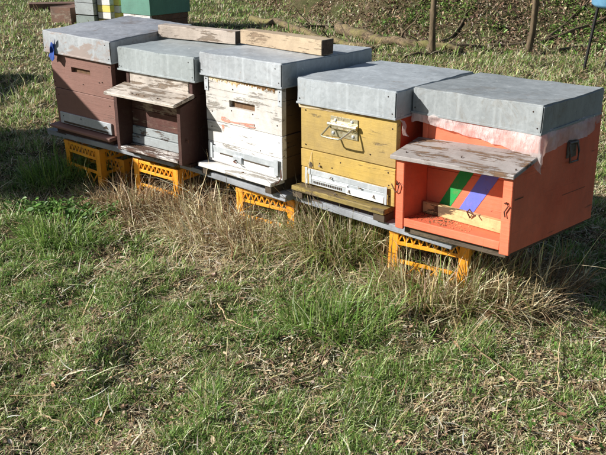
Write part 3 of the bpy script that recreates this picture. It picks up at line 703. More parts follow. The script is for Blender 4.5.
# --- crates
def crate_meshes(w=.29, d=.40, h=.235):
    out = {}
    bm = bmesh.new(); c = .034
    add_box(bm, 0, c, 0, .006, 0, h, .001); add_box(bm, 0, .006, .0061, c, 0, h, .001); add_box(bm, -.002, c + .002, -.002, .004, h - .018, h - .001, .001)
    out['post'] = bm_me(bm)
    def side(L):
        bm = bmesh.new(); y0, y1 = .0005, .005
        for z in (h - .008, h - .050, h - .120, .012): add_box(bm, c, L - c, y0, y1 + .003, z - .008 if z > .1 else z, z + .006, .001)
        n = int((L - 2 * c) / .026); st = (L - 2 * c) / n
        for k in range(n):
            x = c + k * st
            for a, b in (((x, h - .045), (x + st / 2, h - .012)), ((x + st / 2, h - .012), (x + st, h - .045))):
                add_tube(bm, [(a[0], .003, a[1]), (b[0], .003, b[1])], .0036, 4)
        n2 = max(3, int((L - 2 * c) / .06)); st = (L - 2 * c) / n2
        for k in range(n2):
            x = c + k * st
            add_tube(bm, [(x, .003, .015), (x + st, .003, h - .124)], .0038, 4); add_tube(bm, [(x, .003, h - .124), (x + st, .003, .015)], .0038, 4)
            if k: add_box(bm, x - .003, x + .003, y0 + .001, y1 - .001, .015, h - .122, .0005)
        return bm_me(bm)
    out['short'] = side(w); out['long'] = side(d)
    bm = bmesh.new()
    for k in range(7): add_box(bm, .006, w - .006, .02 + k * (d - .05) / 6, .03 + k * (d - .05) / 6, .002, .008, .0008)
    for k in range(5): add_box(bm, .02 + k * (w - .05) / 4, .03 + k * (w - .05) / 4, .006, d - .006, .0085, .013, .0008)
    out['base'] = bm_me(bm); return out, w, d, h
CM, cw, cd, chh = crate_meshes()
for m in CM.values(): m.materials.append(crate_plastic)
def crate(x, y, ztop, yaw, label, tilt=0.0):
    mw = Matrix.Translation((x, y, ztop - chh)) @ Matrix.Rotation(yaw, 4, 'Z') @ Matrix.Rotation(tilt, 4, 'Y')
    c = thing('plastic_crate', label, 'crate', mw, 'orange plastic crates under the stand')
    def put(name, me, m):
        o = link(name, me, None, c); o.matrix_local = m
    T, Rz = Matrix.Translation, lambda a: Matrix.Rotation(a, 4, 'Z')
    for (m) in (Matrix.Identity(4), T((cw, 0, 0)) @ Rz(math.pi / 2), T((cw, cd, 0)) @ Rz(math.pi), T((0, cd, 0)) @ Rz(-math.pi / 2)): put('post', CM['post'], m)
    put('side_lattice', CM['short'], Matrix.Identity(4)); put('side_lattice', CM['short'], T((cw, cd, 0)) @ Rz(math.pi))
    put('side_lattice', CM['long'], T((cw, 0, 0)) @ Rz(math.pi / 2)); put('side_lattice', CM['long'], T((0, cd, 0)) @ Rz(-math.pi / 2))
    put('base_grid', CM['base'], Matrix.Identity(4)); return c
def crate_px(pl, pr, ztop, label, z0=None):
    a, b = at(*pl, ztop), at(*pr, ztop); yaw = math.atan2(b.y - a.y, b.x - a.x)
    return crate(a.x, a.y, ztop, yaw, label)
crate_px((64, 139), (114, 155), .222, 'orange plastic crate under the brown hive, leftmost of the crates')
crate_px((133, 158), (181, 171), .212, 'orange plastic crate in shade under the dark hive with the porch')
crate_px((236, 187), (291, 200), .203, 'bright orange lattice crate under the right half of the white hive')
crate_px((390, 228), (466, 244), .222, 'orange lattice crate nearest the camera, under the orange hive')

crate_px((84, 150), (122, 160), .16, 'orange plastic crate pushed far back under the leftmost hives')
# ------------------------------------------------------------------ unseen hives added off-frame to cast shade on the grass and brown hive
def shadow_hive(mw, label, paint, side, lidm, W=.46, D=.52, hbody=.55, zbase=.28):
    c = thing('beehive', label, 'beehive', mw, 'beehives of the neighbouring rows')
    top = zbase + hbody
    bm_par = c
    o = lid(c, W, D, .10, lidm, None, random.random() * 9, .002, False); o.location = (0, 0, top + .10 - .0)
    for (a, b) in ((zbase, zbase + hbody * .33), (zbase + hbody * .335, zbase + hbody * .66), (zbase + hbody * .665, top + .05)):
        box('board', .012, W - .012, .012, .034, a, b, paint, c); box('board', .012, W - .012, D - .034, D - .012, a, b, side, c)
        box('board', .012, .034, .035, D - .035, a, b, side, c); box('board', W - .034, W - .012, .035, D - .035, a, b, side, c)
    box('landing_board', .01, W - .01, -.05, .05, zbase - .022, zbase - .001, paint, c)
    for x in (.02, W - .1):
        for y in (.05, D - .12): box('foot_block', x, x + .08, y, y + .08, -.02, zbase - .023, base_dark, c)
    return c
ya = -.62; aa = Vector((math.cos(ya), math.sin(ya), 0)); bb = Vector((-math.sin(ya), math.cos(ya), 0))
corner = Vector((-2.26, 3.30, 0))
nearlab = ['tall brown beehive standing alone nearest the row, beyond the left edge', 'tall green beehive in the near group beyond the left edge', 'tall yellow beehive farthest left in the near group']
for k, (pm, lab) in enumerate(((brown_paint, nearlab[0]), (green_paint, nearlab[1]), (yellow_paint, nearlab[2]))):
    p0 = corner - aa * (.46 + k * .478) - bb * .52
    shadow_hive(Matrix.Translation(p0) @ Matrix.Rotation(ya, 4, 'Z'), lab, pm, brown_side, (zinc4, zinc2, zinc3)[k], hbody=.80)
farlab = ['pale blue grey beehive at the near end of the far left group', 'white beehive in the middle of the far left group', 'orange beehive at the far end of the far left group']
for k in range(3):
    shadow_hive(Matrix.Translation((-4.75, 4.55 + k * .478, 0)) @ Matrix.Rotation(-math.pi / 2 - .12, 4, 'Z') @ Matrix.Translation((-.46, 0, 0)), farlab[k], (porch_grey, white_low, orange_side)[k], (porch_grey, shaded_wood_side, orange_side)[k], (zinc3, zinc2, zinc4)[k], hbody=.75)

# ------------------------------------------------------------------ hives and boxes in the background, upper left
def bgbox(px, py, yaw, w, d, h, z0, mat, sidem, label, name, cat, group, dist_z=0.0, lidm=None, boards=1, dx=0, dy=0):
    p = at(px, py, 0); mw = Matrix.Translation((p.x + dx, p.y + dy, z0 + float(H(p.x, p.y)) - (.01 if z0 == 0 else 0))) @ Matrix.Rotation(yaw, 4, 'Z')
    c = thing(name, label, cat, mw, group); hh = h / boards
    for k in range(boards):
        box('board', 0, w, 0, .02, k * hh + .001, (k + 1) * hh, mat, c, .002); box('board', 0, w, d - .02, d, k * hh + .001, (k + 1) * hh, sidem, c, .002)
        box('board', 0, .02, .0205, d - .0205, k * hh + .001, (k + 1) * hh, sidem, c, .002); box('board', w - .02, w, .0205, d - .0205, k * hh + .001, (k + 1) * hh, sidem, c, .002)
    if lidm: 
        o = lid(c, w + .02, d + .02, .04, lidm, None, 3, .001, False, 'cover'); o.location = (-.01, -.01, h + .03)
    else: box('cover', .0205, w - .0205, .0205, d - .0205, h - .03, h - .004, sidem, c, .001)
    return c
G1 = 'stacked nucleus boxes in the background'
yb = -.42
bgbox(52, 24, yb, .34, .42, .21, 0, far_brown, far_brown, 'weathered brown wooden box lying on the grass, left of the stacked boxes', 'wooden_box', 'box', None, lidm=None)
P0 = at(76.5, 26, 0)
def stack(px, py, items, w, d, dx=0.0):
    z = 0
    for (h, m, lab) in items:
        bgbox(px, py, yb, w, d, h - .004, z, m, m, lab, 'hive_box', 'hive box', G1, lidm=None); z += h
stack(77, 26, [(.15, far_grey, 'lowest greyish box of the left background stack'), (.15, porch_grey, 'blue grey box in the middle of the left background stack'), (.15, porch_grey, 'top blue grey box of the left background stack'), ], .30, .30)
stack(99.5, 27, [(.085, pale_yellow, 'lowest yellow box of the middle background stack'), (.085, white_low, 'white box second from the ground in the middle background stack'), (.085, pale_yellow, 'third box up, yellow, in the middle background stack'), (.085, white_low, 'fourth box up, white, in the middle background stack'), (.085, pale_yellow, 'top yellow box of the middle background stack')], .20, .16)
stack(112.5, 27, [(.09, blue_cloth, 'blue box at the bottom of the narrow background stack'), (.09, pale_yellow, 'yellow box on the blue one in the narrow background stack'), (.09, white_low, 'white box in the narrow background stack'), (.09, pale_yellow, 'top yellow box of the narrow background stack')], .14, .16)
# green hive on a dark base
p = at(123, 29, 0); mw = Matrix.Translation((p.x, p.y, 0)) @ Matrix.Rotation(-.62, 4, 'Z')
gh = thing('beehive', 'large green beehive on a brown base in the background', 'beehive', mw)
for (x0, x1, y0, y1, z0, z1, m) in ((0.03, .50, .02, .68, .0, .13, far_brown), (.02, .51, .01, .04, .131, .20, white_low), (.02, .51, .041, .68, .131, .20, far_brown),
                                 (0, .53, 0, .025, .201, .40, green_paint), (0, .53, 0, .025, .402, .62, green_paint), (.505, .53, .0255, .70, .201, .40, green_paint), (.505, .53, .0255, .70, .402, .62, green_paint), (0, .025, .0255, .70, .201, .62, green_paint), (.0255, .5045, .68, .70, .201, .62, green_paint)):
    box('board', x0, x1, y0, y1, z0, z1, m, gh, .002)
o = lid(gh, .57, .74, .08, zinc2, None, 4, .001, False); o.location = (-.02, -.02, .69)
tag(plank('wooden_pallet_board', at(30, 10.5, 0) + Vector((.0, 0, .01)), at(78, 9.5, 0) + Vector((0, 0, .01)), .3, .10, far_brown), 'brown board lying on the grass behind the weathered box', 'board')

# ------------------------------------------------------------------ saplings, logs, shrub, tub
def limb_pts(a, b, n, wob, seed):
    rnd = random.Random(seed); a, b = Vector(a), Vector(b); out = []
    for k in range(n + 1):
        t = k / n; j = Vector((rnd.uniform(-1, 1), rnd.uniform(-1, 1), rnd.uniform(-1, 1))) * wob * math.sin(math.pi * t) ** .5 if 0 < k < n else Vector()
        out.append(a.lerp(b, t) + j)
    return out
def sapling(px, py, lean, r, label, seed):
    p = at(px, py, 0); p = onground(p.x, p.y); rnd = random.Random(seed)
    t = thing('sapling', label, 'tree', Matrix.Translation(p), 'bare saplings at the foot of the bank')
    top = Vector((lean[0], lean[1], 4.6)); pts = limb_pts((0, 0, -.1), top, 14, .03, seed)
    rad = [r * (1.25 if k == 0 else 1) * (1 - .6 * k / 14) for k in range(15)]
    tube('trunk', pts, rad, bark, t, 10)
    for q in range(9):
        k = 4 + q; a = rnd.uniform(0, 6.28); L = rnd.uniform(.5, 1.2)
        e = pts[k] + Vector((math.cos(a) * L, math.sin(a) * L, L * .8)); bp = limb_pts(pts[k], e, 5, .05, q)
        b_ = tube('branch', bp, [.018 * (1 - i / 6.5) for i in range(6)], bark, t, 5)
        bm = bmesh.new()
        for w in range(6):
            s = bp[2 + w % 4]; e2 = s + Vector((rnd.uniform(-.3, .3), rnd.uniform(-.3, .3), rnd.uniform(.1, .45)))
            add_tube(bm, limb_pts(s, e2, 3, .02, w), [.005, .004, .003, .0015], 3)
        link('twig', bm_me(bm), bark, b_)
    return t
sapling(432.5, 54, (-.12, .15), .034, 'slender bare sapling trunk left of the other one, by the fallen branch', 1)
sapling(527, 52, (.38, .2), .036, 'slender bare sapling leaning right at the foot of the bank', 2)
def log(name, pxs, r0, r1, label, mat=moss, cat='log', lift=1.0, seed=0, group=None, branches=0):
    rnd = random.Random(seed); pts = []; n = 6
    ps = [at(x, y, 0) for x, y in pxs]
    for a, b in zip(ps, ps[1:]):
        for k in range(n): pts.append(a.lerp(b, k / n))
    pts.append(ps[-1]); N = len(pts); out = []; rad = []
    for k, q in enumerate(pts):
        r = r0 + (r1 - r0) * k / (N - 1); r *= 1 + .22 * mnoise.noise(Vector((k * .7, seed, 0)))
        z = float(H(q.x, q.y)) + r * lift
        out.append(Vector((q.x + rnd.uniform(-1, 1) * r * .25, q.y + rnd.uniform(-1, 1) * r * .25, z))); rad.append(r)
    bm = bmesh.new(); add_tube(bm, out, rad, 12)
    bmesh.ops.subdivide_edges(bm, edges=list(bm.edges), cuts=1, use_grid_fill=True)
    for v in bm.verts: v.co += Vector((mnoise.noise(v.co * 9), mnoise.noise(v.co * 9 + Vector((5, 0, 0))), mnoise.noise(v.co * 9 + Vector((0, 5, 0))))) * r0 * .16
    o = link(name, bm_me(bm, 80), mat); tag(o, label, cat, group)
    for q in range(branches):
        k = rnd.randrange(2, N - 2); d = Vector((rnd.uniform(-.6, .6), rnd.uniform(-.3, .3), rnd.uniform(.05, .35)))
        tube('broken_branch', limb_pts(out[k], out[k] + d, 4, .03, q), [rad[k] * .35 * (1 - i / 5.5) for i in range(5)], bark, o, 6)
    return o
log('fallen_log', [(252, 21), (290, 30), (318, 40), (352, 48), (372, 51)], .046, .030, 'thin mossy fallen log in front, behind the timber beams', branches=3, seed=1)
log('fallen_log', [(338, 33), (360, 39), (395, 45), (425, 49), (462, 53)], .072, .03, 'thick mossy fallen log left of the saplings', branches=3, seed=2)
log('fallen_branch', [(428, 50), (470, 48), (510, 47), (560, 43), (606, 38)], .030, .018, 'long thin fallen branch along the foot of the bank', bark, 'branch', .9, 3, None, 3)
log('fallen_branch', [(300, 20), (330, 30), (365, 38)], .022, .012, 'short thin dead branch lying above the mossy logs', bark, 'branch', 1.2, 4, None, 2)
for q, (a, b, c_, lab) in enumerate((((300, 30), (335, 28), (372, 31), 'straight thin stick above the thick mossy log'), ((470, 50), (500, 44), (540, 46), 'stick crossing the long fallen branch between the saplings'),
        ((350, 55), (400, 58), (450, 52), 'thin stick lying in front of the thick mossy log'), ((545, 44), (575, 36), (602, 30), 'stick sloping up the bank right of the leaning sapling'), ((452, 30), (480, 22), (520, 20), 'stick lying on the bank between the two saplings'),
        ((270, 40), (300, 44), (330, 52), 'thin stick in front of the thin mossy log'), ((480, 12), (505, 8), (530, 2), 'thin stick high on the bank near the leaning sapling'), ((440, 44), (462, 36), (470, 24), 'short stick rising beside the left sapling'), ((560, 52), (585, 46), (606, 47), 'pale stick at the foot of the bank near the right edge'))):
    log('fallen_branch', [a, b, c_], .017, .008, lab, bark, 'branch', 1.6, 20 + q, 'sticks lying about the foot of the bank', 3)
# shrub at the top
p = at(396, 20, 0); p = onground(p.x + .1, p.y + 1.3)
sh = thing('shrub', 'many stemmed bare shrub on the bank at the top of the picture', 'shrub', Matrix.Translation(p)); rnd = random.Random(5)
for q in range(16):
    a = rnd.uniform(0, 6.28); e = Vector((math.cos(a) * .7, math.sin(a) * .5, rnd.uniform(1.0, 2.2))); s = Vector((rnd.uniform(-.16, .16), rnd.uniform(-.1, .1), -.05))
    tube('stem', limb_pts(s, e, 7, .06, q), [.022 * (1 - i / 9) for i in range(8)], bark, sh, 5)
# round blue tub on black legs at the right edge
p = at(606, 70, 0); p = Vector((p.x, p.y, 0)); tb = thing('tub_on_stand', 'round light blue tub on thin black legs at the right edge', 'tub', Matrix.Translation(p))
bm = bmesh.new(); prof = [(.02, .58), (.20, .585), (.235, .66), (.25, .74), (.268, .745), (.268, .72), (.25, .70), (.225, .60), (.19, .57), (.02, .565)]
n = 28; rg = [[bm.verts.new((r * math.cos(2 * math.pi * k / n), r * math.sin(2 * math.pi * k / n), z)) for k in range(n)] for r, z in prof]
for a, b in zip(rg, rg[1:]):
    for k in range(n): bm.faces.new((a[k], a[(k + 1) % n], b[(k + 1) % n], b[k]))
me = bm_me(bm, 50); ob = link('tub', me, blue_plastic, tb)
bm = bmesh.new(); bmesh.ops.create_circle(bm, cap_ends=True, radius=.236, segments=28, matrix=Matrix.Translation((0, 0, .665))); link('tub_inside', bm_me(bm), navy_plastic, tb)
for k in range(3):
    a = 2 * math.pi * k / 3 + 1.2; tube('leg', [(math.cos(a) * .19, math.sin(a) * .19, .57), (math.cos(a) * .23, math.sin(a) * .23, -.03)], .014, black_metal, tb, 8)

# ------------------------------------------------------------------ grass, straw, litter
def ribbons(name, P, L, Wd, az, lean, curl, col, seg=3, mat=None, twist=None, kind='stuff', label=None, cat=None, foldc=0.0, kink=.06):
    """many tapering curved blades in one mesh (numpy)"""
    n = len(P); t = np.linspace(0, 1, seg + 1)
    ang = lean[:, None] + curl[:, None] * t[None, :] + np.cumsum(RNG.normal(0, kink, (n, seg + 1)), 1)
    ds = (L / seg)[:, None]
    hor = np.concatenate([np.zeros((n, 1)), np.cumsum(np.sin((ang[:, :-1] + ang[:, 1:]) / 2) * ds, 1)], 1)
    ver = np.concatenate([np.zeros((n, 1)), np.cumsum(np.cos((ang[:, :-1] + ang[:, 1:]) / 2) * ds, 1)], 1)
    dx, dy = np.cos(az), np.sin(az); bw = RNG.normal(0, .35 + kink, n)[:, None] * hor * (hor / (L[:, None] + 1e-6))
    cx = P[:, 0:1] + hor * dx[:, None] - bw * dy[:, None]; cy = P[:, 1:2] + hor * dy[:, None] + bw * dx[:, None]; cz = P[:, 2:3] + ver
    floor_ = H(cx, cy) + .003 + .004 * RNG.random(cx.shape); cz = np.where(t[None, :] > 0, np.maximum(cz, floor_), cz)
    tw = az + math.pi / 2 + (twist if twist is not None else RNG.normal(0, .5, n))
    wx, wy = np.cos(tw), np.sin(tw)
    prof = np.clip(1.0 - t ** 2.2, 0, 1); prof[0] = .75
    nv = 2 * seg + 1; V = np.zeros((n, nv, 3), np.float32)
    for j in range(seg):
        w = (Wd * prof[j] / 2)
        V[:, 2 * j, 0] = cx[:, j] - wx * w; V[:, 2 * j, 1] = cy[:, j] - wy * w; V[:, 2 * j, 2] = cz[:, j]
        V[:, 2 * j + 1, 0] = cx[:, j] + wx * w; V[:, 2 * j + 1, 1] = cy[:, j] + wy * w; V[:, 2 * j + 1, 2] = cz[:, j] + foldc * w
    V[:, nv - 1, 0] = cx[:, seg]; V[:, nv - 1, 1] = cy[:, seg]; V[:, nv - 1, 2] = cz[:, seg]
    base = (np.arange(n) * nv)[:, None]
    quads = np.concatenate([base + np.array([2 * j, 2 * j + 1, 2 * j + 3, 2 * j + 2]) for j in range(seg - 1)], 1) if seg > 1 else np.zeros((n, 0), int)
    tris = base + np.array([2 * seg - 2, 2 * seg - 1, 2 * seg])
    loops = np.concatenate([quads, tris], 1).ravel().astype(np.int32)
    per = [4] * (seg - 1) + [3]; off = np.concatenate([[0], np.cumsum(per)]); lp = off[-1]
    starts = ((np.arange(n) * lp)[:, None] + off[:-1][None, :]).ravel().astype(np.int32)
    me = bpy.data.meshes.new('m'); me.vertices.add(n * nv); me.vertices.foreach_set('co', V.ravel())
    me.loops.add(len(loops)); me.loops.foreach_set('vertex_index', loops)
    me.polygons.add(len(starts)); me.polygons.foreach_set('loop_start', starts); me.update()
    a = me.attributes.new('tint', 'FLOAT_COLOR', 'POINT')
    cc = np.concatenate([np.repeat(col, nv, 0), np.ones((n * nv, 1))], 1).astype(np.float32)
    a.data.foreach_set('color', cc.ravel())
    me.polygons.foreach_set('use_smooth', [True] * len(me.polygons))
    o = link(name, me, mat or grass_mat); tag(o, label, cat, None, kind); return o
U = RNG.uniform
def scatter(n, x0, x1, y0, y1, margin=.25):
    """points on the ground inside a wedge a bit wider than the view"""
    y = U(y0, y1, n); hw = .46 * (y + .35) + margin; x = U(-1, 1, n) * hw
    return x, y
def palette(n, cols, wts, var=.18):
    c = np.array([srgb(*q)[:3] for q in cols]); i = RNG.choice(len(cols), n, p=np.array(wts) / sum(wts))
    return np.clip(c[i] * (1 + RNG.normal(0, var, (n, 1))) * (1 + RNG.normal(0, .05, (n, 3))), .004, .9)
# row line of the hives: distance in front of the crates
def dist_row(x, y):     # + in front of the stand, - behind
    return ((-(y - 2.98) + -.62 * (x + .45))) / math.hypot(1, .62)
def green_w(x, y):      # how green (0 straw .. 1 lush)
    d = dist_row(x, y)
    base = .30 + .26 * vnoise(x, y, .42, 21) + .48 * vnoise(x, y, .10, 22)
    lush = np.exp(-(((x + 1.0) / .55) ** 2 + ((y - 2.45) / .5) ** 2)) * .35
    lush += np.exp(-(((x - .05) / .55) ** 2 + ((y - 2.05) / .16) ** 2)) * .30
    near = np.exp(-((d - .05) / .20) ** 2) * .75 * (x > -1.25) * (x < .95)
    pale = np.exp(-(((x + .42) / .25) ** 2 + ((y - 2.45) / .18) ** 2)) * .5
    return np.clip(base + lush - near - pale, 0.02, 1)
GREENS = [(130, 164, 76), (154, 184, 98), (108, 144, 62), (184, 202, 132), (84, 120, 54), (208, 214, 170)]
STRAW = [(228, 214, 176), (206, 184, 146), (238, 226, 192), (172, 146, 110), (138, 112, 84), (208, 200, 148)]
def under_stand(x, y):
    d = dist_row(x, y); return (d < -.02) & (d > -.62) & (x > -1.45) & (x < 1.0)
def put_grass(name, n, y0, y1, Lm, Wm, seg, label, straw=False, margin=.25, keep=None):
    x, y = scatter(n, -9, 9, y0, y1, margin); g_ = green_w(x, y)
    clump = vnoise(x, y, .045, 31) * .6 + vnoise(x, y, .16, 32) * .4
    pr = (g_ * 1.35 * (.06 + 1.3 * np.clip(clump * 2.4 - .75, 0, 1))) if not straw else (.25 + .9 * (1 - g_)) * (.4 + .8 * vnoise(x, y, .09, 33))
    bank = np.clip((y - foot(x)) / .5, 0, 1); pr = pr * (1 - bank * (.75 if not straw else .6) * (vnoise(x, y, .8, 40) < .62))
    pr = np.where(under_stand(x, y), pr * .12, pr)
    k = U(0, 1, n) < pr; x, y = x[k], y[k]; m = len(x); clump = clump[k]; g_ = g_[k]
    P = np.stack([x, y, H(x, y) - .004], 1)
    if not straw:
        L = Lm * np.exp(RNG.normal(0, .35, m)) * (.45 + 1.35 * clump ** 1.6); col = palette(m, GREENS, [5, 5, 4, 3, 3, 1.2], .16)
        dry = U(0, 1, m) < .10 + .24 * (1 - g_) + .22 * (y > 4.3); col[dry] = palette(int(dry.sum()), STRAW, [3, 3, 2, 2, 1, 2])
        lean = np.abs(RNG.normal(.35, .35, m)); curl = U(.2, 1.5, m)
    else:
        L = Lm * np.exp(RNG.normal(0, .45, m)); col = palette(m, STRAW, [3, 3, 2.2, 2.5, 2, 1]); lean = U(.9, 1.55, m); curl = U(-.2, .9, m)
    az = U(0, 2 * math.pi, m); Wd = Wm * U(.55, 1.35, m)
    return ribbons(name, P, L, Wd, az, lean, curl, col, seg, grass_mat if not straw else litter_mat, label=label, cat='grass')
NEAR = 1.0
put_grass('grass', 230000, 1.15, 2.4, .021, .0030, 3, 'short green meadow grass in the foreground')
put_grass('grass', 140000, 2.4, 4.2, .034, .0042, 3, 'green meadow grass in front of and around the hives')
put_grass('grass', 95000, 4.2, 7.5, .050, .0075, 2, 'sparse green grass behind the hives')
put_grass('grass', 90000, 7.5, 15, .055, .013, 2, 'far green grass up to the bank')
put_grass('dry_grass', 105000, 1.15, 2.5, .034, .0026, 3, 'flattened straw coloured grass in the foreground', True)
put_grass('dry_grass', 90000, 2.5, 4.4, .048, .0034, 3, 'flattened straw coloured grass in front of the crates', True)
put_grass('dry_grass', 130000, 4.2, 11.0, .060, .007, 2, 'flattened straw coloured grass behind the hives', True)

x, y = scatter(2200, 0, 0, 1.15, 3.4); k = U(0, 1, len(x)) < .35 + .65 * (1 - green_w(x, y)); x, y = x[k], y[k]; m = len(x)
ribbons('dry_grass', np.stack([x, y, H(x, y) + U(.004, .022, m)], 1), U(.03, .075, m), U(.0028, .005, m), U(0, 6.283, m), U(1.1, 1.6, m), U(-.3, .5, m), palette(m, [(232, 222, 190), (214, 196, 152), (240, 232, 208), (170, 146, 116)], [3, 3, 2, 2]), 4, litter_mat, label='longer pale dead blades lying on top of the grass', cat='grass')
# leaf litter: small curled dead leaves and crumbs (flat-ish diamonds with a fold)
def chips(name, x, y, size, col, label, tiltmax=.9, mat=None, up=.006, round_=False):
    n = len(x); az = U(0, 6.283, n); ti = RNG.normal(0, tiltmax * .5, n); rl = RNG.normal(0, tiltmax * .5, n)
    a = np.stack([np.cos(az) * np.cos(ti), np.sin(az) * np.cos(ti), np.sin(ti)], 1)
    b = np.stack([-np.sin(az) * np.cos(rl), np.cos(az) * np.cos(rl), np.sin(rl)], 1)
    c = np.cross(a, b); asp = U(.45, .85, n)
    P = np.stack([x, y, H(x, y) + up + size * .25 * np.abs(np.sin(ti))], 1)
    s = size[:, None]; w = (size * asp)[:, None]; cu = (U(-.1, .45, n) * size)[:, None]
    pts = [P - a * s, P - a * s * .35 + b * w * .8 + c * cu, P + a * s * .45 + b * w * .7 + c * cu, P + a * s, P + a * s * .4 - b * w * .7 + c * cu * .8, P - a * s * .4 - b * w * .75 + c * cu * 1.1]
    V = np.stack(pts, 1).astype(np.float32); nv = 6; base = (np.arange(n) * nv)[:, None]
    q = np.concatenate([base + np.array([0, 1, 2, 3]), base + np.array([0, 3, 4, 5])], 1).ravel().astype(np.int32)
    me = bpy.data.meshes.new('m'); me.vertices.add(n * nv); me.vertices.foreach_set('co', V.ravel()); me.loops.add(len(q)); me.loops.foreach_set('vertex_index', q)
    st = (np.arange(2 * n) * 4).astype(np.int32); me.polygons.add(2 * n); me.polygons.foreach_set('loop_start', st); me.update()
    at_ = me.attributes.new('tint', 'FLOAT_COLOR', 'POINT'); at_.data.foreach_set('color', np.concatenate([np.repeat(col, nv, 0), np.ones((n * nv, 1))], 1).astype(np.float32).ravel())
    o = link(name, me, mat or litter_mat); tag(o, label, 'leaves', None, 'stuff'); return o
LEAF = [(168, 144, 118), (200, 180, 152), (130, 106, 86), (222, 208, 186), (98, 78, 64), (180, 150, 118)]
x, y = scatter(90000, 0, 0, 1.15, 4.4); k = U(0, 1, len(x)) < (.3 + .7 * (1 - green_w(x, y))) * (.3 + vnoise(x, y, .2, 51)); x, y = x[k], y[k]
chips('leaf_litter', x, y, .0042 * np.exp(np.clip(RNG.normal(0, .5, len(x)), -1, .9)), palette(len(x), LEAF, [3, 2, 3, 1, 3, 2]), 'crumbs of dead leaf and stalk between the grass')
x, y = scatter(30000, 0, 0, 4.4, 9); k = U(0, 1, len(x)) < .25 + .6 * (vnoise(x, y, .6, 52) > .55); x, y = x[k], y[k]
chips('leaf_litter', x, y, .010 * np.exp(np.clip(RNG.normal(0, .4, len(x)), -1, .8)), palette(len(x), LEAF, [3, 2, 3, 1, 3, 2]), 'dead leaves scattered over the grass behind the hives')
n = 110000; x = U(-1.5, 7.0, n); y = foot(x) + U(-.8, 6.5, n) ** 1.0; 
k = (vnoise(x, y, .9, 53) * .7 + vnoise(x, y, .25, 54) * .4 > .34) & (U(0, 1, n) < np.clip((y - foot(x) + .8) / .8, .1, 1)); x, y = x[k], y[k]
chips('leaf_litter', x, y, .014 * np.exp(np.clip(RNG.normal(0, .4, len(x)), -1, .7)), palette(len(x), LEAF + [(120, 98, 84)], [3, 1.6, 4, .9, 5, 2, 5]), 'brown leaf litter covering the wooded bank', 1.3, up=.012)
# low herbs: small rounded green leaves
x, y = scatter(26000, 0, 0, 1.15, 4.0); hw = vnoise(x, y, .25, 61); spot = np.exp(-(((x + .93) / .20) ** 2 + ((y - 2.62) / .12) ** 2)) + .8 * np.exp(-(((x + 1.15) / .25) ** 2 + ((y - 2.85) / .1) ** 2))
k = (U(0, 1, len(x)) < np.clip((hw - .55) * 1.6, 0, .5) + spot * .9) & ~under_stand(x, y); x, y = x[k], y[k]
chips('herb_leaves', x, y, .0058 * np.exp(RNG.normal(0, .3, len(x))), palette(len(x), [(84, 130, 52), (106, 150, 66), (70, 112, 48), (130, 160, 84)], [3, 3, 2, 1]), 'small rounded green herb leaves among the grass', 1.0, grass_mat, .014)
def herb_clump(px, py, n, rx, ry, label):
    p = at(px, py, .03); x = p.x + RNG.normal(0, rx, n); y = p.y + RNG.normal(0, ry, n); global chips
    o = chips('broadleaf_plant', x, y, .011 * np.exp(RNG.normal(0, .3, n)), palette(n, [(92, 136, 60), (112, 154, 76), (74, 116, 52), (136, 166, 96)], [3, 3, 2, 1]), label, .9, grass_mat, U(.005, .055, n))
    return tag(o, label, 'plant', 'low broad leaved plants in the grass')
herb_clump(92, 214, 520, .085, .04, 'dark green broad leaved clump left of the brown matted tussock')
herb_clump(45, 206, 420, .09, .035, 'broad leaved green clump left of the darker clump near the left edge')
n = 34000; x = U(0, 7, n); y = foot(x) + U(-.3, 4.5, n); k = vnoise(x, y, .8, 63) * .75 + vnoise(x, y, .2, 64) * .35 + .10 * np.exp(-((x - 3.2) / 1.0) ** 2) > .76; x, y = x[k], y[k]
chips('ivy_leaves', x, y, .017 * np.exp(RNG.normal(0, .3, len(x))), palette(len(x), [(106, 142, 66), (134, 164, 80), (90, 122, 56), (158, 178, 100)], [3, 3, 2, 1]), 'green ground ivy patches on the bank', 1.0, grass_mat, .03)

# tussocks: things of their own, each one mesh of long arching blades
def tussock(px, py, n, L, spread, cols, wts, label, radius=.06, Wm=.0046, name='grass_tussock', zc=0.0, group='dry tussocks in front of the crates', bias=None):
    p = at(px, py, .03); r = radius * np.sqrt(U(0, 1, n)); th = U(0, 6.283, n); x = p.x + r * np.cos(th) * 1.6; y = p.y + r * np.sin(th)
    az = th + RNG.normal(0, .7, n)
    if bias is not None: az = np.where(U(0, 1, n) < .6, bias + RNG.normal(0, .5, n), az)
    lean = np.clip(RNG.normal(spread * .75, .3, n), 0, 1.5); curl = U(.2, 1.7, n); n_ = n
    o = ribbons(name, np.stack([x, y, H(x, y) - .005], 1), L * np.exp(RNG.normal(-.1, .35, n)), Wm * U(.5, 1.3, n), az, lean, curl, palette(n, cols, wts), 6, litter_mat if cols is STRAW else grass_mat, kink=.30, label=None, cat=None, kind=None)
    if 'kind' in o: del o['kind']
    me = o.data; n3 = len(me.vertices); co = np.zeros(n3 * 3, np.float32); me.vertices.foreach_get('co', co); co = co.reshape(-1, 3)
    org = np.array([p.x, p.y, float(H(p.x, p.y))], np.float32); me.vertices.foreach_set('co', (co - org).ravel()); o.location = Vector(org.tolist())
    return tag(o, label, 'grass tussock', group)
MIX = STRAW + GREENS[:3]; MW = [4, 4, 3, 2, 1.5, 2, 2, 2, 1.5]
tussock(345, 252, 1530, .22, .62, MIX + [(140, 150, 80)], MW + [4], 'large dry and green tussock in front of the yellow hive', .13)
tussock(318, 235, 714, .15, .6, MIX, MW, 'smaller dry tussock right of the bright lattice crate', .08)
tussock(378, 251, 714, .16, .6, MIX, MW, 'dry tussock left of the crate under the orange hive', .08)
tussock(470, 298, 1360, .17, .8, MIX, MW, 'big drooping straw tussock below the corner of the orange hive', .10, bias=-.4)
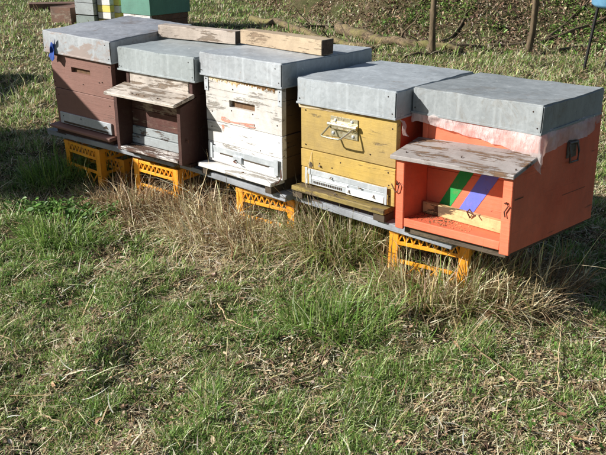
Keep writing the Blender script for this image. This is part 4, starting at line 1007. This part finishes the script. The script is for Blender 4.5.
tussock(505, 305, 884, .16, .8, STRAW, [2, 3, 2, 3, 2, 1], 'drooping brown tussock right of the nearest crate, under the orange hive', .10, bias=-.3)
tussock(425, 295, 714, .13, .6, MIX, MW, 'short mixed tussock in front of the nearest crate', .13)
tussock(215, 235, 952, .15, .95, STRAW, [3, 2, 3, 1, 1, 1], 'pale bleached tussock in front of the white hive', .12, bias=2.8)
tussock(168, 220, 884, .13, .9, STRAW, [1, 3, 1, 3, 4, .5], 'brown matted tussock below the dark porch hive', .12, bias=2.6)
tussock(125, 208, 782, .13, .85, STRAW, [1, 3, 1, 3, 4, .5], 'brown matted tussock between the two leftmost crates', .10)
tussock(262, 245, 646, .11, .8, STRAW, [3, 3, 2, 2, 2, 1], 'low straw tussock at the foot of the bright lattice crate', .10)
tussock(540, 288, 646, .13, .7, STRAW, [1, 2, 1, 4, 4, 1], 'dark brown tussock in the shade under the orange hive', .10)
tussock(55, 178, 714, .12, .5, GREENS, [3, 3, 3, 1, 3, .5], 'dark green tussock in front of the leftmost crate', .10, .005, group='green tussocks')
tussock(105, 178, 510, .13, .5, GREENS, [3, 3, 3, 1, 3, .5], 'green tussock right of the leftmost crate', .08, .005, group='green tussocks')
tussock(335, 318, 714, .11, .5, GREENS, [3, 3, 3, 2, 2, 1], 'tall green tussock below the dry tussock of the yellow hive', .12, .004, group='green tussocks')
tussock(60, 235, 646, .10, .55, GREENS, [3, 3, 3, 2, 2, 1], 'pale green tussock near the left edge', .10, .004, group='green tussocks')
tussock(186, 210, 520, .12, .7, STRAW, [2, 3, 2, 3, 2, 1], 'straw tussock right of the shaded crate under the porch hive', .12)
tussock(250, 246, 420, .10, .75, STRAW, [3, 3, 2, 2, 1, 2], 'short pale tussock below the left post of the bright lattice crate', .11)
# tangle of thin dead stalks hanging in front of the crates
def tangle(name, px, py, n, w, hgt, label, seed, r=.0013):
    rnd = random.Random(seed); bm = bmesh.new(); p = at(px, py, 0); ax = Vector((math.cos(-.58), math.sin(-.58), 0)); fr = Vector((-.55, -.83, 0))
    for q in range(n):
        s = ax * rnd.uniform(-w, w) + fr * rnd.uniform(-.05, .10) + Vector((0, 0, rnd.uniform(0, .02)))
        a = rnd.uniform(0, 6.28); L = rnd.uniform(.10, .30); d = Vector((math.cos(a), math.sin(a), 0)) * .6; pts = []
        hh = rnd.uniform(.3, 1) * hgt
        for k in range(7):
            t_ = k / 6; pts.append(s + d * L * t_ + Vector((rnd.uniform(-1, 1), rnd.uniform(-1, 1), 0)) * .008 + Vector((0, 0, hh * math.sin(math.pi * t_ * rnd.uniform(.75, .95)))))
        add_tube(bm, pts, [r * (1.2 - .6 * k / 6) * rnd.uniform(.7, 1.4) for k in range(7)], 3, False)
    o = link(name, bm_me(bm, 80), twig_mat, None, Matrix.Translation((p.x, p.y, 0))); tag(o, label, 'dead stalks', None, 'stuff'); return o
tangle('dead_stalks', 95, 172, 162, .25, .14, 'tangle of thin dead stalks over the leftmost crate', 1)
tangle('dead_stalks', 160, 195, 243, .28, .12, 'tangle of dead stalks in front of the shaded crate', 2)
tangle('dead_stalks', 230, 212, 189, .20, .13, 'tangle of dead stalks left of the bright lattice crate', 3)
tangle('dead_stalks', 275, 225, 162, .18, .12, 'dead stalks crossing the bright lattice crate', 4)
tangle('dead_stalks', 420, 265, 189, .16, .15, 'dead stalks crossing the crate under the orange hive', 5)
tangle('dead_stalks', 500, 280, 162, .16, .12, 'dead stalks under the corner of the orange hive', 6)

# fallen twigs, one by one
def twig(pts, r, label, mat=twig_mat, z=.012, group='fallen twigs and stalks on the grass', zs=None, forks=0):
    P = []
    for i, (a, b) in enumerate(pts):
        q = at(a, b, 0); P.append(Vector((q.x, q.y, float(H(q.x, q.y)) + (zs[i] if zs else z))))
    out = []
    for i, (a, b) in enumerate(zip(P, P[1:])):
        for k in range(4): out.append(a.lerp(b, k / 4) + Vector((random.uniform(-1, 1), random.uniform(-1, 1), random.uniform(-.3, 1))) * .0035)
    out.append(P[-1]); n_ = len(out); org = P[0].copy(); out = [q - org for q in out]
    bm = bmesh.new(); add_tube(bm, out, [r * (1 - .6 * i / (n_ - 1)) for i in range(n_)], 6)
    for f in range(forks):
        k = random.randrange(1, n_ - 1); d = Vector((random.uniform(-.05, .05), random.uniform(-.05, .05), random.uniform(0, .02)))
        add_tube(bm, [out[k], out[k] + d * .5, out[k] + d], [r * .5, r * .4, r * .2], 4)
    o = link('fallen_twig', bm_me(bm, 70), mat, None, Matrix.Translation(org)); return tag(o, label, 'twig', group)
twig([(88, 190), (105, 168), (124, 150)], .006, 'grey twig leaning against the gap between the two leftmost hives', twig_mat, zs=[.01, .09, .16], forks=2)
twig([(103, 192), (112, 172), (114, 150)], .004, 'thin twig standing beside the thicker leaning one', twig_mat, zs=[.01, .08, .17], forks=1)
twig([(330, 352), (318, 366), (300, 380), (275, 390), (245, 402)], .0032, 'long grey twig lying across the lower middle of the grass', forks=2)
twig([(218, 303), (226, 318), (240, 332), (255, 338)], .0026, 'curved pale stalk in the left centre of the grass', stalk_mat)
twig([(330, 334), (345, 333), (360, 328), (366, 320)], .0028, 'short bent pale stalk in the centre of the grass', stalk_mat)
twig([(316, 397), (335, 403), (352, 410)], .0022, 'pale straight stalk near the bottom centre', stalk_mat)
twig([(558, 393), (557, 360), (559, 338), (572, 328)], .0026, 'upright hooked pale stalk near the right edge', stalk_mat, zs=[.01, .02, .03, .03])
twig([(470, 350), (510, 380), (550, 405), (600, 440)], .0022, 'long thin twig at the lower right', forks=1)
twig([(0, 415), (15, 405), (30, 395)], .0034, 'dark twig at the lower left edge')
twig([(45, 420), (62, 426), (72, 440)], .0026, 'curved pale stalk near the lower left corner', stalk_mat)
twig([(40, 385), (65, 372), (90, 365), (120, 345)], .0024, 'thin twig in the lower left of the grass', forks=1)
twig([(0, 340), (20, 346), (48, 330)], .0022, 'thin pale stalk near the left edge', stalk_mat)
twig([(150, 245), (175, 235), (205, 236)], .0022, 'pale bowed stalk in front of the matted tussock', stalk_mat)
twig([(475, 410), (490, 395), (492, 385)], .0024, 'short pale stalk in the lower right of the grass', stalk_mat)
twig([(400, 330), (420, 312), (440, 318)], .0022, 'bent pale stalk below the nearest crate', stalk_mat)
# larger fallen leaves, one by one
leaf_cols = {'pale': srgb(206, 184, 148), 'tan': srgb(176, 140, 104), 'brown': srgb(124, 88, 66)}
lm = {k: plain('fallen_leaf_' + k, c, tuple(v * .7 for v in c[:3]) + (1,), .75, 90) for k, c in leaf_cols.items()}
def fallen_leaf(px, py, s, c, label, seed):
    rnd = random.Random(seed); p = at(px, py, 0); bm = bmesh.new(); n_ = 10; mid = []; L_ = []; R_2 = []
    for k in range(n_ + 1):
        t_ = k / n_; w = s * .42 * math.sin(math.pi * min(1, t_ * .97 + .02)) ** .7 * (1 + .22 * math.sin(k * 2.4 + seed)); x_ = (t_ - .5) * 2 * s; z_ = s * .35 * math.sin(t_ * 3 + seed)
        mid.append(bm.verts.new((x_, 0, z_))); L_.append(bm.verts.new((x_ + s * .05, w, z_ + w * .5))); R_2.append(bm.verts.new((x_ + s * .05, -w, z_ + w * rnd.uniform(.1, .7))))
    for k in range(n_):
        bm.faces.new((mid[k], mid[k + 1], L_[k + 1], L_[k])); bm.faces.new((R_2[k], R_2[k + 1], mid[k + 1], mid[k]))
    m = Matrix.Translation((p.x, p.y, float(H(p.x, p.y)) + .022)) @ Matrix.Rotation(rnd.uniform(0, 6.28), 4, 'Z') @ Matrix.Rotation(rnd.uniform(-.3, .3), 4, 'X')
    tag(link('fallen_leaf', bm_me(bm, 80), lm[c], None, m), label, 'leaf', 'dead leaves lying on the grass')
LV = [(268, 378, .013, 'pale', 'round pale leaf lying left of the long grey twig'), (40, 330, .012, 'pale', 'pale curled leaf near the left edge'), (138, 390, .016, 'pale', 'pale curled leaf in the lower left of the grass'), (213, 452, .012, 'pale', 'pale leaf at the bottom edge, left of centre'),
      (325, 364, .012, 'pale', 'whitish leaf by the upper end of the long twig'), (500, 388, .012, 'pale', 'pale leaf in the lower right, left of the upright stalk'), (580, 388, .015, 'pale', 'pale leaf near the right edge of the grass'), (240, 368, .014, 'brown', 'brown leaf left of the round pale leaf'),
      (575, 445, .018, 'tan', 'tan leaf in the bottom right corner'), (560, 420, .014, 'brown', 'brown leaf above the tan one at the lower right'), (455, 353, .012, 'tan', 'tan leaf in the right centre of the grass'), (370, 440, .014, 'tan', 'tan leaf at the bottom centre'),
      (100, 430, .016, 'tan', 'tan leaf near the bottom, lower left'), (395, 395, .011, 'brown', 'brown leaf right of the pale straight stalk'), (15, 290, .014, 'tan', 'tan leaf at the left edge above the pale curled one'), (305, 340, .010, 'pale', 'small pale leaf in the centre of the grass'), (70, 305, .014, 'brown', 'brown leaf in the left part of the grass'), (545, 330, .018, 'brown', 'dark brown leaf below the shade of the orange hive')]
for i, q in enumerate(LV): fallen_leaf(*q, i + 1)
